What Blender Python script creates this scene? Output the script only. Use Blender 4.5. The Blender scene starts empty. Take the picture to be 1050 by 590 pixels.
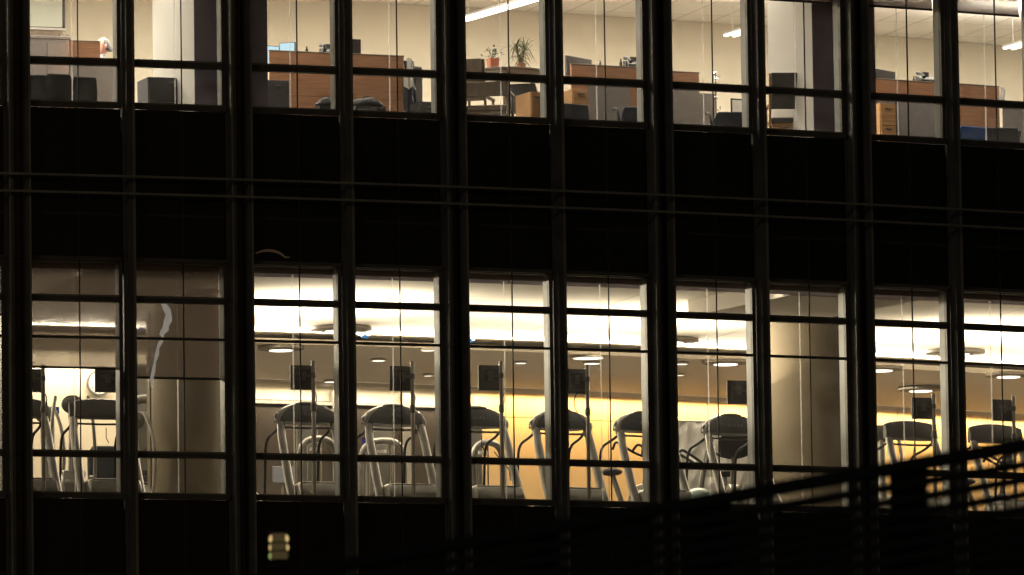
import bpy, math, random
from mathutils import Vector, Matrix
random.seed(7)
C = bpy.context.scene.collection
PI = math.pi
# ------------------------------------------------------------------ camera (fitted to the facade grid)
FPX, YAW, PITCH, ROLL = 7700.0, .316, .109, -.014
CAM = Vector((-25.218, -95.513, -8.156))
CURVE = .00742
PW, PH = 1050.0, 590.0
_f = Vector((math.sin(YAW)*math.cos(PITCH), math.cos(YAW)*math.cos(PITCH), math.sin(PITCH)))
_r = Vector((math.cos(YAW), -math.sin(YAW), 0)); _u = _r.cross(_f)
R_ = _r*math.cos(ROLL) + _u*math.sin(ROLL); U_ = -_r*math.sin(ROLL) + _u*math.cos(ROLL)
W = 3.05; BOFF = 1.426
ZG, ZO = -.12, 5.08           # gym floor, office floor
GROUND = CAM.z - 1.6

def F(X, d, z):               # facade coordinates (along, inwards, up) -> world; the facade is gently convex
    t = 2*CURVE*X; n = math.sqrt(1+t*t)
    return Vector((X - t/n*d, CURVE*X*X + d/n, z))
def head(X): return math.atan(2*CURVE*X)
def proj(p):
    d = p-CAM; zz = d.dot(_f)
    return 525+FPX*d.dot(R_)/zz, 295-FPX*d.dot(U_)/zz
def at(px, py, d):            # where a line of sight meets the surface at depth d behind the facade
    X, z = (px-80)/75.0, 2.0
    for _ in range(12):
        a = proj(F(X, d, z)); b = proj(F(X+.01, d, z)); c = proj(F(X, d, z+.01))
        j00, j10 = (b[0]-a[0])/.01, (b[1]-a[1])/.01; j01, j11 = (c[0]-a[0])/.01, (c[1]-a[1])/.01
        ex, ey = px-a[0], py-a[1]; D = j00*j11-j01*j10
        X += (ex*j11-ey*j01)/D; z += (j00*ey-j10*ex)/D
    return X, z
def ray(px, py, dist):
    v = _f + R_*((px-525)/FPX) + U_*((295-py)/FPX)
    return CAM + v*dist
def rayz(px, py, z):
    v = _f + R_*((px-525)/FPX) + U_*((295-py)/FPX)
    return CAM + v*((z-CAM.z)/v.z)

# ------------------------------------------------------------------ materials
M = {}
def mat(name, col, rough=.6, metal=0, var=.15, scale=6, bump=0, emit=None, es=0, alpha=None, stretch=None, spec=.4):
    m = bpy.data.materials.new(name); m.use_nodes = True; nt = m.node_tree; N = nt.nodes; L = nt.links
    b = N['Principled BSDF']; b.inputs['Roughness'].default_value = rough; b.inputs['Metallic'].default_value = metal
    b.inputs['Specular IOR Level'].default_value = spec
    tc = N.new('ShaderNodeTexCoord'); mp = N.new('ShaderNodeMapping'); L.new(tc.outputs['Object'], mp.inputs[0])
    if stretch: mp.inputs['Scale'].default_value = stretch
    nz = N.new('ShaderNodeTexNoise'); nz.inputs['Scale'].default_value = scale; nz.inputs['Detail'].default_value = 5
    L.new(mp.outputs[0], nz.inputs['Vector'])
    cr = N.new('ShaderNodeValToRGB'); e = cr.color_ramp.elements
    e[0].position = .3; e[1].position = .7
    e[0].color = (*[c*(1-var) for c in col], 1); e[1].color = (*[min(1, c*(1+var)) for c in col], 1)
    L.new(nz.outputs['Fac'], cr.inputs[0]); L.new(cr.outputs[0], b.inputs['Base Color'])
    mr = N.new('ShaderNodeMapRange'); mr.inputs['To Min'].default_value = max(.02, rough-.08); mr.inputs['To Max'].default_value = min(1, rough+.08)
    L.new(nz.outputs['Fac'], mr.inputs['Value']); L.new(mr.outputs[0], b.inputs['Roughness'])
    if bump:
        bp = N.new('ShaderNodeBump'); bp.inputs['Strength'].default_value = bump; bp.inputs['Distance'].default_value = .01
        L.new(nz.outputs['Fac'], bp.inputs['Height']); L.new(bp.outputs[0], b.inputs['Normal'])
    if emit: b.inputs['Emission Color'].default_value = (*emit, 1); b.inputs['Emission Strength'].default_value = es
    if alpha is not None: b.inputs['Alpha'].default_value = alpha
    M[name] = m; return m
def tiles(name, col, line, sx, sy, rough=.8, lw=.02):   # ceiling tiles / panel joints, laid in object space
    m = mat(name, col, rough, var=.04, scale=2); nt = m.node_tree; N = nt.nodes; L = nt.links; b = N['Principled BSDF']
    src = b.inputs['Base Color'].links[0].from_socket
    tc = N.new('ShaderNodeTexCoord'); br = N.new('ShaderNodeTexBrick'); br.offset = 0
    br.inputs['Scale'].default_value = 1; br.inputs['Mortar Size'].default_value = lw; br.inputs['Mortar Smooth'].default_value = .3
    br.inputs['Brick Width'].default_value = sx; br.inputs['Row Height'].default_value = sy
    L.new(tc.outputs['UV'], br.inputs['Vector'])
    mx = N.new('ShaderNodeMix'); mx.data_type = 'RGBA'
    L.new(br.outputs['Fac'], mx.inputs['Factor']); L.new(src, mx.inputs['A']); mx.inputs['B'].default_value = (*line, 1)
    L.new(mx.outputs['Result'], b.inputs['Base Color']); return m
def glassmat(name, tint, refl, rough=.01, refl_veil=0):
    m = bpy.data.materials.new(name); m.use_nodes = True; nt = m.node_tree; N = nt.nodes; L = nt.links
    N.remove(N['Principled BSDF']); out = N['Material Output']
    tr = N.new('ShaderNodeBsdfTransparent'); tr.inputs[0].default_value = (*tint, 1)
    gl = N.new('ShaderNodeBsdfGlossy'); gl.inputs['Roughness'].default_value = rough
    tc = N.new('ShaderNodeTexCoord'); nz = N.new('ShaderNodeTexNoise'); nz.inputs['Scale'].default_value = 1.3; L.new(tc.outputs['Object'], nz.inputs['Vector'])
    bp = N.new('ShaderNodeBump'); bp.inputs['Strength'].default_value = .12; bp.inputs['Distance'].default_value = .03
    L.new(nz.outputs['Fac'], bp.inputs['Height']); L.new(bp.outputs[0], gl.inputs['Normal'])
    mx = N.new('ShaderNodeMixShader'); mx.inputs[0].default_value = refl
    L.new(tr.outputs[0], mx.inputs[1]); L.new(gl.outputs[0], mx.inputs[2])
    last = mx
    if refl_veil:  # patchy translucent veil standing in for soft reflections on the panes
        df = N.new('ShaderNodeBsdfTranslucent'); df.inputs[0].default_value = (.8, .77, .72, 1)
        n2 = N.new('ShaderNodeTexNoise'); n2.inputs['Scale'].default_value = 2.2; n2.inputs['Distortion'].default_value = 1.5; n2.inputs['Detail'].default_value = 6; L.new(tc.outputs['Object'], n2.inputs['Vector'])
        mr = N.new('ShaderNodeMapRange'); mr.inputs['From Min'].default_value = .35; mr.inputs['From Max'].default_value = .8
        mr.inputs['To Min'].default_value = refl_veil*.4; mr.inputs['To Max'].default_value = refl_veil*2; L.new(n2.outputs['Fac'], mr.inputs['Value'])
        m2 = N.new('ShaderNodeMixShader'); L.new(mr.outputs[0], m2.inputs[0]); L.new(mx.outputs[0], m2.inputs[1]); L.new(df.outputs[0], m2.inputs[2]); last = m2
    L.new(last.outputs[0], out.inputs['Surface']); M[name] = m; return m
def emat(name, col, s):
    m = bpy.data.materials.new(name); m.use_nodes = True; N = m.node_tree.nodes; N.remove(N['Principled BSDF'])
    e = N.new('ShaderNodeEmission'); e.inputs[0].default_value = (*col, 1); e.inputs[1].default_value = s
    m.node_tree.links.new(e.outputs[0], N['Material Output'].inputs['Surface']); M[name] = m; return m

mat('bronze', (.085, .083, .072), .5, .3, .25, 3)
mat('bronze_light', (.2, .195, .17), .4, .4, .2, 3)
mat('spandrel', (.006, .006, .006), .16, 0, .8, 1.1, spec=.25)  # strong patchy tone stands in for faint reflections
mat('sash', (.27, .275, .25), .5, .2, .1, 5)
mat('bronze_dark', (.03, .03, .027), .5, .2, .2, 4)
mat('rubber', (.012, .012, .012), .7, 0, .2, 8)
glassmat('glass', (.95, .96, .93), .035, .01, .017)
emat('rod', (1, .93, .8), .42)
r_ = M['rod']; N_ = r_.node_tree.nodes; tr_ = N_.new('ShaderNodeBsdfTransparent'); mx_ = N_.new('ShaderNodeMixShader'); mx_.inputs[0].default_value = .22
tl_ = N_.new('ShaderNodeBsdfTranslucent'); tl_.inputs[0].default_value = (.9, .88, .84, 1); N_.remove(N_['Emission'])
r_.node_tree.links.new(tr_.outputs[0], mx_.inputs[1]); r_.node_tree.links.new(tl_.outputs[0], mx_.inputs[2]); r_.node_tree.links.new(mx_.outputs[0], N_['Material Output'].inputs['Surface'])
tiles('office_ceiling', (.78, .74, .66), (.42, .40, .37), .61, 1.22, lw=.012)
mat('office_wall', (.66, .60, .47), .85, 0, .03, 1.5)
mat('white_wall', (.78, .75, .68), .8, 0, .03, 1.2)
mat('plum_wall', (.36, .31, .40), .75, 0, .12, 3)
mat('carpet', (.16, .15, .14), .95, 0, .3, 60)
tiles('gym_ceiling', (.80, .76, .67), (.55, .51, .44), 3.05, 4.5, lw=.02)
mat('gym_soffit', (.60, .55, .47), .85, 0, .03, 1.0)
tiles('maple', (.60, .41, .20), (.25, .16, .07), 1.83, 1.30, .45, lw=.012)
mat('brown_wall', (.055, .04, .026), .6, 0, .12, 1.5)
mat('ring_grey', (.17, .15, .12), .6, 0, .1, 6)
mat('tv_grey', (.075, .07, .065), .5, 0, .15, 9)
mat('door_frame', (.36, .33, .27), .5, 0, .05, 3)
mat('beige_wall', (.55, .48, .36), .8, 0, .05, 2)
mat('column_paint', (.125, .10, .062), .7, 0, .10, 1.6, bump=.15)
mat('wood', (.34, .17, .09), .45, 0, .22, 5, stretch=(.6, 6, 9))
mat('wood_light', (.46, .25, .10), .45, 0, .2, 5, stretch=(.6, 6, 9))
mat('wood_grey', (.21, .16, .11), .5, 0, .2, 6, stretch=(4, 4, .6))
mat('laminate', (.23, .205, .19), .7, 0, .08, 14)
mat('cabinet', (.34, .32, .31), .5, 0, .06, 8)
mat('charcoal', (.05, .05, .052), .7, 0, .3, 20)
mat('black', (.010, .010, .011), .8, 0, .3, 12)
mat('pad', (.062, .068, .07), .36, 0, .2, 10)
mat('silver', (.42, .40, .36), .33, .55, .12, 7)
mat('silver_dark', (.17, .165, .15), .4, .5, .15, 7)
mat('chrome', (.75, .73, .7), .12, 1, .05, 5)
mat('white_plastic', (.7, .69, .66), .4, 0, .05, 9)
mat('blue_fabric', (.02, .09, .32), .8, 0, .2, 30)
mat('navy', (.015, .022, .04), .8, 0, .3, 25)
mat('terracotta', (.50, .17, .09), .6, 0, .1, 10)
mat('leaf', (.05, .085, .03), .5, 0, .4, 30)
mat('leaf_dry', (.11, .12, .05), .6, 0, .4, 30)
mat('skin', (.42, .22, .16), .55, 0, .1, 12)
mat('hair', (.07, .062, .064), .8, 0, .3, 60, bump=.4)
mat('shirt', (.5, .5, .52), .8, 0, .05, 20)
mat('board', (.72, .76, .66), .25, 0, .03, 2)
mat('bluegrey', (.10, .11, .13), .6, 0, .1, 9)
mat('ball', (.30, .42, .38), .3, 0, .15, 3)
mat('streak_glow', (.5, .46, .42), .4, 0, .25, 12, alpha=.8, emit=(1, .93, .82), es=.26)  # emits, to stand in for a reflected streak
mat('lacquer', (.62, .5, .33), .3, 0, .1, 3)
mat('ground', (.045, .045, .043), .9, 0, .3, 2, bump=.3)
mat('fence_metal', (.003, .003, .003), .8, 0, .3, 6)
mat('concrete', (.05, .05, .05), .9, 0, .3, 3)
emat('strip', (1, .93, .8), 3.2)
emat('down', (1, .9, .74), 2.6)
emat('cove', (1, .86, .6), 1.7)
emat('screen', (.62, .88, 1), 1.0)
emat('blue_led', (.12, .42, .85), .55)
emat('lantern', (1, .70, .28), .75)
emat('lantern_green', (.7, .9, .3), .4)
emat('lantern_dim', (1, .72, .3), .05)
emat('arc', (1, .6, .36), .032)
emat('blue_small', (.06, .13, .7), .14)
def blindmat(name, col, through):
    m = bpy.data.materials.new(name); m.use_nodes = True; nt = m.node_tree; N = nt.nodes; L = nt.links
    N.remove(N['Principled BSDF']); out = N['Material Output']
    tc = N.new('ShaderNodeTexCoord'); nz = N.new('ShaderNodeTexNoise'); nz.inputs['Scale'].default_value = 3
    mp = N.new('ShaderNodeMapping'); mp.inputs['Scale'].default_value = (20, 20, .6); L.new(tc.outputs['Object'], mp.inputs[0]); L.new(mp.outputs[0], nz.inputs['Vector'])
    mr = N.new('ShaderNodeMapRange'); mr.inputs['To Min'].default_value = through*.8; mr.inputs['To Max'].default_value = through*1.2; L.new(nz.outputs['Fac'], mr.inputs['Value'])
    tr = N.new('ShaderNodeBsdfTransparent'); df = N.new('ShaderNodeBsdfDiffuse'); df.inputs[0].default_value = (*col, 1)
    tl = N.new('ShaderNodeBsdfTranslucent'); tl.inputs[0].default_value = (*col, 1)
    a = N.new('ShaderNodeMixShader'); a.inputs[0].default_value = .5; L.new(df.outputs[0], a.inputs[1]); L.new(tl.outputs[0], a.inputs[2])
    b = N.new('ShaderNodeMixShader'); L.new(mr.outputs[0], b.inputs[0]); L.new(a.outputs[0], b.inputs[1]); L.new(tr.outputs[0], b.inputs[2])
    L.new(b.outputs[0], out.inputs['Surface']); M[name] = m
blindmat('blind', (.095, .075, .062), .10)
blindmat('blind_dense', (.16, .12, .10), .03)

# ------------------------------------------------------------------ mesh builder
class MB:
    def __init__(s): s.v = []; s.f = []; s.uv = None
    def add(s, vs, fs):
        n = len(s.v); s.v += [tuple(v) for v in vs]; s.f += [tuple(i+n for i in f) for f in fs]; return s
    def box(s, x0, x1, y0, y1, z0, z1):
        return s.add([(x, y, z) for z in (z0, z1) for y in (y0, y1) for x in (x0, x1)],
                     [(0, 2, 3, 1), (4, 5, 7, 6), (0, 1, 5, 4), (2, 6, 7, 3), (0, 4, 6, 2), (1, 3, 7, 5)])
    def wbox(s, X0, X1, d0, d1, z0, z1, n=1):
        for i in range(n):
            a = X0+(X1-X0)*i/n; b = X0+(X1-X0)*(i+1)/n
            s.add([F(x, y, z) for z in (z0, z1) for y in (d0, d1) for x in (a, b)],
                  [(0, 2, 3, 1), (4, 5, 7, 6), (0, 1, 5, 4), (2, 6, 7, 3)] + ([(0, 4, 6, 2)] if i == 0 else []) + ([(1, 3, 7, 5)] if i == n-1 else []))
        return s
    def ring(s, sections, cap=True):
        n = len(sections[0]); m = len(sections); vs = [p for sec in sections for p in sec]; fs = []
        for i in range(m-1):
            for j in range(n): k = (j+1) % n; fs.append((i*n+j, i*n+k, (i+1)*n+k, (i+1)*n+j))
        if cap: fs += [tuple(range(n-1, -1, -1)), tuple((m-1)*n+j for j in range(n))]
        return s.add(vs, fs)
    def tube(s, pts, r, n=8, flat=1.0):
        pts = [Vector(p) for p in pts]; rr = r if isinstance(r, (list, tuple)) else [r]*len(pts); secs = []; pu = None
        for i, p in enumerate(pts):
            t = (pts[min(i+1, len(pts)-1)]-pts[max(i-1, 0)]).normalized()
            if pu is None: pu = Vector((1, 0, 0)) if abs(t.x) < .8 else Vector((0, 1, 0))
            u = (pu - t*pu.dot(t)).normalized(); pu = u; w = t.cross(u)
            secs.append([p + u*math.cos(2*PI*k/n)*rr[i] + w*math.sin(2*PI*k/n)*rr[i]*flat for k in range(n)])
        return s.ring(secs)
    def lathe(s, prof, n=20, c=(0, 0, 0)):
        return s.ring([[(c[0]+r*math.cos(2*PI*k/n), c[1]+r*math.sin(2*PI*k/n), c[2]+z) for k in range(n)] for r, z in prof])
    def prism(s, poly, y0, y1):            # polygon in x,z extruded along y
        n = len(poly); return s.add([(x, y0, z) for x, z in poly]+[(x, y1, z) for x, z in poly],
            [tuple(range(n)), tuple(range(2*n-1, n-1, -1))]+[(i, (i+1) % n, (i+1) % n+n, i+n)[::-1] for i in range(n)])
    def prismx(s, poly, x0, x1):           # polygon in y,z extruded along x
        n = len(poly); return s.add([(x0, y, z) for y, z in poly]+[(x1, y, z) for y, z in poly],
            [tuple(range(n)), tuple(range(2*n-1, n-1, -1))]+[(i, (i+1) % n, (i+1) % n+n, i+n)[::-1] for i in range(n)])
    def ell(s, c, r, n=14, m=9):
        return s.ring([[(c[0]+r[0]*math.sin(PI*i/m)*math.cos(2*PI*k/n), c[1]+r[1]*math.sin(PI*i/m)*math.sin(2*PI*k/n), c[2]-r[2]*math.cos(PI*i/m)) for k in range(n)] for i in range(m+1) if 0 < i < m])
    def build(s, name, m, parent=None, bevel=0, smooth=False, uv=None):
        me = bpy.data.meshes.new(name); me.from_pydata(s.v, [], s.f); me.update()
        me.materials.append(M[m] if isinstance(m, str) else m)
        if smooth:
            me.polygons.foreach_set('use_smooth', [True]*len(me.polygons))
            me.set_sharp_from_angle(angle=math.radians(40))
        if uv:
            l = me.uv_layers.new(name='uv')
            for lp in me.loops: l.data[lp.index].uv = uv(me.vertices[lp.vertex_index].co)
        o = bpy.data.objects.new(name, me); C.objects.link(o)
        if parent: o.parent = parent
        if bevel:
            b = o.modifiers.new('b', 'BEVEL'); b.width = bevel; b.segments = 2; b.limit_method = 'ANGLE'
        return o
def tag(o, label=None, cat=None, group=None, kind=None):
    if label: o['label'] = label
    if cat: o['category'] = cat
    if group: o['group'] = group
    if kind: o['kind'] = kind
    return o
def empty(name, X=None, d=0, z=0, rz=0, loc=None):
    o = bpy.data.objects.new(name, None); C.objects.link(o); o.empty_display_size = .1
    if X is not None: o.location = F(X, d, z); o.rotation_euler = (0, 0, head(X)+rz)
    elif loc is not None: o.location = loc; o.rotation_euler = (0, 0, rz)
    return o
def copy_tree(o, parent=None):
    c = o.copy(); C.objects.link(c); c.parent = parent
    for ch in list(o.children): copy_tree(ch, c)
    return c
def move(o, X, d, z, rz=0): o.location = F(X, d, z); o.rotation_euler = (0, 0, head(X)+rz); return o
def put(o, px, py, d, z=None, rz=0):
    X, zz = at(px, py, d); return move(o, X, d, zz if z is None else z, rz)
UVF = lambda co: (co.x, co.z)
UVC = lambda co: (co.x, co.y)

# ================================================================== THE BUILDING SHELL
bld = tag(empty('office_building', loc=(0, 0, 0)), 'dark curtain walled office building at night with offices above a gym', 'building')
Z = dict(gsill=0, glow=.512, grail=2.059, gtr=2.573, gtop=3.077, usill=5.192, urail=5.729)
ZTOP = 8.6; ZBOT = -2.6
rnd = random.Random(3)
fr_j = lambda a: rnd.uniform(-a, a)
def window(X, gym, off_r):
    """one window: dark outer frame, pale inner jambs, panes, centre seam, horizontal bars"""
    l, r = X-.68, X+off_r
    z0, z1 = (Z['gsill'], Z['gtop']) if gym else (Z['usill'], 8.3)
    fm = MB()
    fm.wbox(l-.05, l, -.03, .03, z0, z1); fm.wbox(r, r+.05, -.03, .03, z0, z1)
    fm.wbox(l-.05, r+.05, -.05, .03, z0-.075, z0); fm.wbox(l-.05, r+.05, -.05, .03, z1, z1+.05)
    w = fm.build('window', 'bronze', bld)
    jm = MB(); jm.wbox(l-.045, l, .032, .17, z0, z1); jm.wbox(r, r+.045, .032, .17, z0, z1)
    jm.wbox(l, r, .032, .17, z0-.05, z0+.005); jm.wbox(l, r, .032, .17, z1-.012, z1+.04)
    jm.build('jamb', 'sash', w)
    sp = MB(); sp.wbox(l, r, -.055, -.04, z0-.012, z0+.008); sp.build('sill', 'bronze_light', w)
    bars = [('glow', .085, .06), ('grail', .032, .03), ('gtr', .085, .06)] if gym else [('urail', .095, .06)]
    zs = [z0]
    for k, h, dd in bars:
        zz = Z[k]; MB().wbox(l, r, -dd, .05, zz-h/2, zz+h/2).build('transom', 'bronze', w)
        if h > .05: MB().wbox(l, r, -dd-.006, -dd, zz+h/2-.022, zz+h/2+.004).build('lit_top_edge', 'bronze_light', w)  # paler strip, paints the light caught along the bar's top edge
        zs.append(zz)
    zs.append(z1)
    for a, b in zip(zs, zs[1:]):
        for x0, x1 in ((l, X), (X, r)):
            g = MB(); e = fr_j(.004)
            g.add([F(x0, .004+e, a), F(x1, .004-e, a), F(x1, .004-e, b), F(x0, .004+e, b)], [(0, 1, 2, 3)]); g.build('pane', 'glass', w)
    MB().wbox(X-.0075, X+.0075, -.008, .008, z0, z1).build('seam', 'rubber', w)
    MB().wbox(X-.02, X-.004, .25, .262, z0, z1).build('guide_rod', 'rod', w)
for m in range(-1, 8):
    X0 = m*W
    for X, r in ((X0, .53), (X0+BOFF, .552)):
        for gym in (True, False): window(X, gym, r)
        for z0, z1 in ((3.13, 5.11), (ZBOT+.02, -.08)):
            s_ = MB(); s_.wbox(X-.73, X-.011, .0, .04, z0, z1); s_.wbox(X+.011, X+r+.05, .0, .04, z0, z1); s_.build('spandrel_panel', 'spandrel', bld)
            MB().wbox(X-.0105, X+.0105, -.008, .03, z0, z1).build('spandrel_joint', 'bronze_dark', bld)
        MB().wbox(X-.73, X+r+.05, -.012, -.001, 3.68, 3.72).build('spandrel_bar', 'bronze_dark', bld)
        MB().wbox(X-.73, X+r+.05, -.02, -.001, -1.12, -1.06).build('spandrel_bar', 'bronze_dark', bld)
    a = MB(); a.wbox(X0+.60, X0+.625, -.03, .17, ZBOT, ZTOP); a.wbox(X0+.625, X0+.735, -.15, .17, ZBOT, ZTOP); a.build('mullion', 'bronze', bld)
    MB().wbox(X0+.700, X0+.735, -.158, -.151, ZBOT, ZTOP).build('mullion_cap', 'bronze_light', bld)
    # paired fins with a dark joint between them
    a = MB(); a.wbox(X0+2.03, X0+2.06, -.02, .17, ZBOT, ZTOP); a.wbox(X0+2.062, X0+2.13, -.16, .0, ZBOT, ZTOP)
    a.wbox(X0+2.062, X0+2.316, .003, .17, ZBOT, ZTOP); a.wbox(X0+2.285, X0+2.36, -.16, .0, ZBOT, ZTOP)
    a.build('double_mullion', 'bronze', bld)
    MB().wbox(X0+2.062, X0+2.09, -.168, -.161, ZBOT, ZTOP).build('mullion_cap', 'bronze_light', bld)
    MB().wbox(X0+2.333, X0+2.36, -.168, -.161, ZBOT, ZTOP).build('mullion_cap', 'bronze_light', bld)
    g = MB(); g.wbox(X0+2.131, X0+2.155, -.06, .0, ZBOT, ZTOP); g.wbox(X0+2.26, X0+2.284, -.06, .0, ZBOT, ZTOP); g.build('mullion_joint', 'rubber', bld)
    for zz in (Z['glow'], Z['grail'], Z['gtr'], Z['gtop']+.02, Z['gsill']-.03, Z['urail'], Z['usill']-.03):
        MB().wbox(X0+2.156, X0+2.244, -.05, .0, zz-.012, zz+.012).build('joint_clip', 'bronze', bld)
X1, zA = at(300, 186, -.25); X1, zB = at(300, 203.5, -.25)
for zz in (zA, zB):
    MB().wbox(-W-1, 9*W, -.262, -.235, zz-.016, zz+.016, 28).build('facade_rail', 'bronze_light', bld)
# body of the building above, below and beside what the windows show
b = MB(); b.wbox(-W-.8, 9*W, .3, 15.9, GROUND, -.42, 30); b.build('lower_wall', 'concrete', bld)
b = MB(); b.wbox(-W-.8, 9*W, .045, 15.9, ZTOP+.02, ZTOP+3, 30); b.build('upper_wall', 'concrete', bld)
b = MB(); b.wbox(-W-.8, 9*W, .0, .29, GROUND, ZBOT-.02, 30); b.build('base_wall', 'spandrel', bld)

# ------------------------------------------------------------------ rooms
XL, XR = -9.5, 28.5
DB = 14.5          # gym depth
DO = 8.0           # office depth
def slab(name, m, X0, X1, d0, d1, z0, z1, n=24, uv=None):
    return tag(MB().wbox(X0, X1, d0, d1, z0, z1, n).build(name, m, None, uv=uv), kind='structure')
slab('floor', 'carpet', XL, XR, .18, 15.5, -.40, ZG)
slab('floor_slab', 'concrete', XL, XR, .18, 15.5, 4.75, ZO-.01)
tag(MB().wbox(XL, XR, .18, 15.5, ZO-.008, ZO, 24).build('floor', 'carpet'), kind='structure')
ZC1 = 3.22         # gym ceiling by the window
ZC2 = 3.05         # lowered ceiling deeper in
DL = 9.2
slab('ceiling', 'gym_ceiling', XL, XR, .62, DL+1.5, ZC1, ZC1+.1, uv=UVC)
slab('ceiling_soffit', 'gym_soffit', XL, XR, DL, DB-.3, ZC2-.02, ZC2+.06, uv=UVC)
slab('ceiling_bulkhead', 'plum_wall', XL, XR, .20, .60, 2.99, 3.4)
slab('back_wall', 'beige_wall', XL, XR, DB+.05, DB+.3, ZG, 4.7)
slab('side_wall', 'beige_wall', XL-.2, XL, .2, DB, ZG, 4.7, 1)
slab('side_wall', 'beige_wall', XR, XR+.2, .2, DB, ZG, 4.7, 1)
ZOC = at(600, 15, DO)[1]
slab('ceiling', 'office_ceiling', XL, XR, .2, DO+.2, ZOC, ZOC+.1, uv=UVC)
slab('back_wall', 'office_wall', XL, XR, DO, DO+.2, ZO+.002, ZOC-.002)
slab('side_wall', 'office_wall', XL-.2, XL, .2, DO, ZO, ZOC, 1)
slab('side_wall', 'office_wall', XR, XR+.2, .2, DO, ZO, ZOC, 1)
# office cross walls: pale side lit from the room, plum end towards the glass
for pa, pb, dw in ((199, 274, 2.4), (833, 897, 1.75)):
    Xa = at(pa, 60, .5)[0]; Xb = at(pb, 60, .5)[0]
    slab('cross_wall', 'white_wall', Xa, Xb, .5, dw, ZO+.002, ZOC-.002, 1)
    slab('cross_wall_end', 'plum_wall', Xa+.003, Xb+.003, .49, .498, ZO+.002, ZOC-.002, 1)
# ------------------------------------------------------------------ gym back wall
Xw = at(481, 420, DB)[0]
zc = at(600, 388, DB)[1]
tag(MB().wbox(Xw, XR-.01, DB-.03, DB+.04, ZG, ZC2+.2, 24).build('panelling', 'maple', uv=UVF), kind='structure')
Xd0, Xd1 = at(262, 420, DB)[0], Xw-.01
tag(MB().wbox(Xd0-.2, Xd1, DB, DB+.04, ZG, ZC2-.30, 4).build('wall_panel', 'brown_wall'), kind='structure')
def doorframe(p0, p1, ytop, label):
    t = tag(empty('glazed_door', at((p0+p1)/2, 450, DB)[0], DB-.06, ZG), label, 'door', 'doors in the far gym wall')
    x0 = at(p0, 450, DB)[0]; x1 = at(p1, 450, DB)[0]; h = (x1-x0)/2; zt = at(p0, ytop, DB)[1]-ZG
    f = MB(); f.box(-h, -h+.07, -.03, .05, 0, zt); f.box(h-.07, h, -.03, .05, 0, zt); f.box(-h+.071, h-.071, -.03, .05, zt-.05, zt); f.build('door_frame', 'door_frame', t, .004)
    MB().box(-h+.1, h-.1, 0, .03, 0.01, zt-.1).build('door_leaf', 'brown_wall', t, .004)
    MB().tube([(h-.2, -.06, 1.0), (h-.2, -.06, 1.35)], .012).build('handle', 'chrome', t)
doorframe(264, 338, 411, 'wide brown door in pale frame in far gym wall behind the leftmost fully visible treadmill')
doorframe(366, 452, 413, 'wide brown door in pale frame in far gym wall behind second treadmill from left, with blue sign beside')
pl_ = MB()
for p in (344, 416): 
    xa = at(p-5, 450, DB)[0]; xb = at(p+4, 450, DB)[0]; pl_.wbox(xa, xb, DB-.12, DB-.001, ZG, ZC2-.15)
tag(pl_.build('wall_pilaster', 'door_frame'), kind='structure')
# cove light troughs at the top of the far wall (real lit lamps)
def area(name, X, d, z, sx, sy, power, col, direction, spread=PI):
    l = bpy.data.lights.new(name, 'AREA'); l.shape = 'RECTANGLE'; l.size = sx; l.size_y = sy; l.energy = power; l.color = col; l.spread = spread
    o = bpy.data.objects.new(name, l); C.objects.link(o); o.location = F(X, d, z)
    dv = (F(X, d+direction[0], z+direction[1])-F(X, d, z)).normalized()
    o.rotation_euler = dv.to_track_quat('-Z', 'Y').to_euler(); 
    return o
WARM = (1, .71, .34); NEUT = (1, .86, .66); WHITE = (1, .91, .79)
i = 0
X = -8.6
while X < 27.5:
    t = tag(empty('cove_light', X, DB-.30, ZC2-.03), 'warm cove light strip washing the far gym wall', 'light', 'cove light strips along the far gym wall')
    MB().box(-.66, .66, -.05, -.03, -.07, 0).build('fascia', 'gym_soffit', t)
    MB().box(-.62, .62, -.02, .02, -.045, -.01).build('tube', 'cove', t)
    wood = X > Xw-.3
    area('cove_lamp', X, DB-.22, ZC2-.08, 1.25, .10, 29 if wood else 17, WARM if wood else NEUT, (.2, -1), math.radians(150))
    X += 1.42
# cove at the edge of the lowered ceiling throws light over the ceiling towards the windows
X = -7.5
while X < 28:
    area('ceiling_cove_lamp', X, DL+.12, ZC2+.10, 2.9, .08, 150 if X > -.5 else 70, NEUT, (-1, .10), math.radians(120))
    X += 3.05
for X in (-5, -1, 3, 7, 11, 15, 19, 23, 27):
    area('gym_lamp', X, 5.0, ZC1-.05, 2.6, 1.6, 110, NEUT, (0.0, -1))
    area('window_fill', X, .95, 3.05, 2.4, .25, 7, NEUT, (.25, -1))  # added fill without a fitting, brightens the treadmill fronts
    area('window_fill', X+2, .95, 3.05, 2.4, .25, 7, NEUT, (.25, -1))
    area('gym_lamp', X, 11.6, ZC2-.05, 2.6, .6, 32, NEUT, (0.0, -1))
for X, pw in ((-5, 30), (-1.5, 40), (5.6, 210), (9.0, 35), (11.7, 150), (17.2, 200), (20.5, 200), (24, 200)):
    area('ceiling_fill', X, 5.6, 2.2, 2.2, 2.6, pw*1.25, NEUT, (0.0, 1), math.radians(145))  # added upward fill for the gym ceiling, no fitting modelled
for X in (-6.5, -3, .5, 4, 7.5, 11, 14.5, 18, 21.5, 25):
    area('office_lamp', X, 4.2, ZOC-.45, 3.0, .35, 520, WHITE, (0, 1), math.radians(160))
    area('office_lamp', X, 4.2, ZOC-.47, 3.0, .35, 180, WHITE, (0.15, -1))
    area('office_lamp', X, 1.6, ZOC-.05, 1.2, .5, 30, WHITE, (0, -1))

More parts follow.
